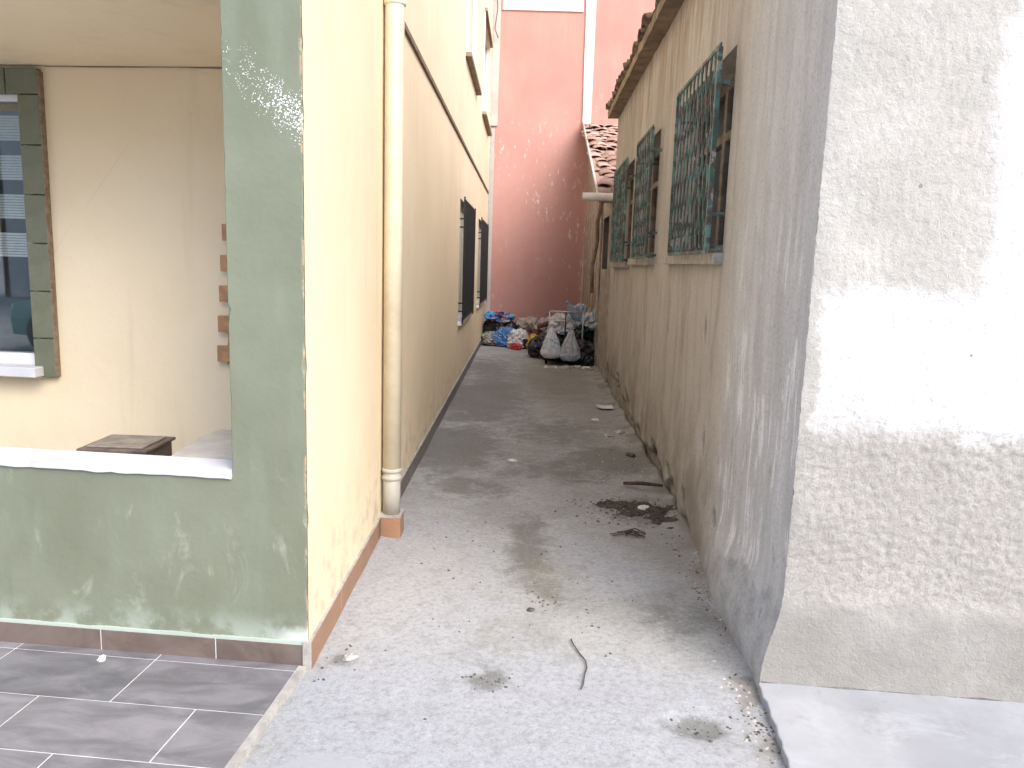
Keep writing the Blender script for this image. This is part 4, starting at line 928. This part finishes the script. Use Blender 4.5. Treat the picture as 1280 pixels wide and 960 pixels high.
pg = grid(gp, gq, lambda a, b: (.969+a, 8.57+b*1.6, .02+.02*nz(a, b, 1, 14)+.15*abs(a)**1.3)); pg.add([(x, y, z-.002) for x, y, z in pg.v[:]], [tuple(reversed(f)) for f in pg.f[:]])
tag(pg.build('paper_scrap', M['wstone'], loc=(.969, 8.57, 0), smooth=True), 'curled white paper scrap beside the right wall', 'paper')
# soil heap
sh = []
def soilz(x, y):
    d = ((x-.80)/.30)**2 + ((y-4.98+(.8-x)*-.1)/.17)**2
    d2 = ((x-.93)/.13)**2 + ((y-4.78)/.22)**2
    v = max(math.exp(-d*1.3), math.exp(-d2*1.4)*.8)
    return gz(x, y) - .012 + .055*max(0, v-.26+.42*nz(x, y, 6, 9)+.30*nz(x, y, 3, 26))*1.0
so = grid(lin(.30, 1.16, .012), lin(4.4, 5.4, .014), lambda x, y: (x, y, soilz(x, y)))
so.f = [f for f in so.f if any(so.v[i][2] > gz(so.v[i][0], so.v[i][1])-.004 for i in f)]
tag(so.build('soil_heap', M['soil'], loc=(.8, 5, 0), smooth=True), 'dark spread of crumbly soil across the foot of the right wall', 'soil', None, 'stuff')
# crumbs, grit, leaf bits: nobody could count them
def crumbs(name, pts, mat, lab):
    m_ = MB()
    for (x, y, s) in pts:
        z = gz(x, y); a = rnd.uniform(0, 6.28); ca, sa = math.cos(a)*s, math.sin(a)*s; h = s*rnd.uniform(.4, .9); e_ = rnd.uniform(.5, 1)
        m_.add([(x+ca, y+sa, z), (x-sa*e_, y+ca*e_, z), (x-ca*.8, y-sa*.8, z), (x+sa*e_, y-ca*e_, z), (x+ca*.2, y+sa*.2, z+h)], [(0, 1, 4), (1, 2, 4), (2, 3, 4), (3, 0, 4)])
    o = m_.build(name, mat); tag(o, lab, 'grit', None, 'stuff')
pts = []
for i in range(260):
    x, y = .80+rnd.gauss(0, .22), 4.92+rnd.gauss(0, .16)
    if x < RX(y)-.02: pts.append((x, y, rnd.uniform(.004, .014)))
for cx, cy, sx, sy, k_ in [(.95, 4.0, .05, .25, 45), (.97, 3.5, .04, .25, 40), (.9, 2.55, .04, .16, 90), (.119, 3.5, .06, .03, 14), (-.09, 2.76, .07, .04, 22), (.2, 3.9, .2, .4, 30), (-.2, 4.0, .2, .5, 22), (.9, 7, .12, 1.0, 60), (.67, 2.52, .06, .04, 25), (-.71, 2.9, .03, .1, 16), (.0, 3.2, .5, .5, 28)]:
    for i in range(k_):
        x, y = rnd.gauss(cx, sx), rnd.gauss(cy, sy)
        if LX+.02 < x < RX(max(y, 2.78))-.03: pts.append((x, y, rnd.uniform(.003, .011)))
crumbs('dark_grit', pts, M['dstone'], 'dark grit and leaf crumbs strewn over the concrete')
pts = []
for cx, cy, sx, sy, k_ in [(.98, 3.7, .04, .5, 60), (.9, 6.8, .13, 1.2, 80), (.7, 11.9, .3, .3, 90), (.85, 4.9, .15, .12, 30), (.9, 2.55, .05, .2, 80), (.1, 9, .5, 2, 40)]:
    for i in range(k_):
        x, y = rnd.gauss(cx, sx), rnd.gauss(cy, sy)
        if LX+.02 < x < RX(max(y, 2.78))-.02: pts.append((x, y, rnd.uniform(.004, .013)))
crumbs('pale_grit', pts, M['stone'], 'pale mortar grit along the right wall foot')
# bent wire, twigs, stick
wp = [(.257, 3.108), (.262, 3.06), (.285, 2.99), (.305, 2.93), (.307, 2.88), (.292, 2.82), (.283, 2.76), (.271, 2.715)]
tag(MB().tube([(x, y, gz(x, y)+.007+.004*(i % 2)) for i, (x, y) in enumerate(wp)], .003, 6).build('bent_twig', M['wire'], loc=(.28, 2.9, 0), smooth=True), 'thin dark bent twig lying in the foreground', 'twig')
tag(MB().tube([(.79, 5.50, .02), (.92, 5.42, .045), (1.05, 5.36, .05)], [.012, .015, .010], 7).build('dark_stick', M['twig'], loc=(.92, 5.42, 0), smooth=True), 'thick dark stick lying behind the soil against the right wall', 'stick')
tw = empty('twig_tangle', (.68, 4.45, 0)); tag(tw, 'small tangle of dry twigs just in front of the soil', 'twigs')
for i in range(8):
    a = rnd.uniform(0, 3.14); c_ = (.68+rnd.uniform(-.05, .05), 4.45+rnd.uniform(-.04, .04)); L = rnd.uniform(.05, .10)
    MB().tube([(c_[0]-math.cos(a)*L, c_[1]-math.sin(a)*L*.5, .006), (c_[0], c_[1]+.01, .014+rnd.uniform(0, .014)), (c_[0]+math.cos(a)*L, c_[1]+math.sin(a)*L*.5, .006)], .0035, 5).build('twig', M['twig'], tw)

# ================================================================== ACROSS THE STREET (seen mirrored in the porch window)
OH = empty('street_house', (-8, -12, 0)); tag(OH, 'pale two storey house across the street, seen only as a reflection', 'building')
OW = [(-19+i*3.0, -17.6+i*3.0, z, z+1.4) for i in range(8) for z in (1.0, 4.0)]
us = sorted({-20., 6.} | {w[0] for w in OW} | {w[1] for w in OW}); vs = sorted({0., 6.4} | {w[2] for w in OW} | {w[3] for w in OW})
grid(us, vs, lambda x, z: (x, -14, z), lambda u, v: any(w[0] < u < w[1] and w[2] < v < w[3] for w in OW)).build('wall', M['white'], OH)
MB().box((-20, -18, 6.4), (6.2, -13.8, 6.6)).box((-20, -18, 0), (-19.8, -14, 6.4)).box((5.8, -18, 0), (6, -14, 6.4)).box((-20, -18, 0), (6, -17.8, 6.4)).build('roof_and_side_walls', M['white'], OH)
for x0, x1, z0, z1 in OW:
    w_ = MB().box((x0, -14.1, z0), (x0+.06, -14.02, z1)).box((x1-.06, -14.1, z0), (x1, -14.02, z1)).box((x0+.06, -14.1, z0), (x1-.06, -14.02, z0+.06)).box((x0+.06, -14.1, z1-.06), (x1-.06, -14.02, z1)).build('window', M['frame'], OH)
    MB().box((x0+.03, -14.08, z0+.03), (x1-.03, -14.07, z1-.03)).build('pane', M['black'], w_)
car = empty('parked_car', (-7.3, -3.4, 0)); tag(car, 'teal green parked car across the street, mirrored in the porch window', 'car')
paint = NT('teal car paint').done((.10, .36, .31), .25, spec=.6, **{'Coat Weight': .6}); cglass = NT('dark car glass').done((.015, .018, .02), .06, spec=.7)
def loft(secs):
    m_ = MB(); n_ = len(secs[0])
    for q in secs: m_.v += [tuple(p) for p in q]
    for i in range(len(secs)-1):
        for k_ in range(n_-1): m_.f.append((i*n_+k_, i*n_+k_+1, (i+1)*n_+k_+1, (i+1)*n_+k_))
    m_.f += [tuple(range(n_)), tuple(reversed(range((len(secs)-1)*n_, len(secs)*n_)))]
    return m_
def sec(x, zb, zt, w, wt): return [(car.location.x+x, car.location.y+a, z) for a, z in ((-w*.96, zb), (-w, (zb+zt)/2), (-wt, zt), (wt, zt), (w, (zb+zt)/2), (w*.96, zb), (-w*.96, zb))]
loft([sec(-2.0, .35, .62, .70, .62), sec(-1.9, .25, .74, .80, .72), sec(-1.0, .22, .90, .84, .78), sec(0, .22, .93, .85, .79), sec(1.3, .22, .95, .85, .78), sec(1.85, .25, .92, .80, .72), sec(1.95, .35, .80, .74, .66)]).build('body', paint, car, smooth=False, bevel=.03)
loft([sec(-1.05, .88, .92, .76, .74), sec(-.45, .88, 1.38, .77, .60), sec(.1, .88, 1.44, .78, .60), sec(.9, .88, 1.42, .78, .60), sec(1.65, .88, .96, .74, .70)]).build('windows', cglass, car)
loft([sec(-.42, 1.385, 1.41, .58, .56), sec(.1, 1.43, 1.47, .60, .57), sec(.9, 1.41, 1.45, .60, .57), sec(1.1, 1.35, 1.38, .56, .54)]).build('roof', paint, car)
for x in (-1.25, 1.2):
    for y in (-.80, .80):
        w_ = MB().tube([(car.location.x+x, car.location.y+y-.09, .30), (car.location.x+x, car.location.y+y+.09, .30)], .30, 24).build('wheel', M['rubber'], car)
        MB().tube([(car.location.x+x, car.location.y+y-.10, .30), (car.location.x+x, car.location.y+y+.10, .30)], .18, 16).build('rim', M['chrome'], w_)
for y in (-.55, .55): MB().box((car.location.x-1.97, car.location.y+y-.16, .60), (car.location.x-1.86, car.location.y+y+.16, .72)).build('headlight', M['frame'], car, bevel=.02)
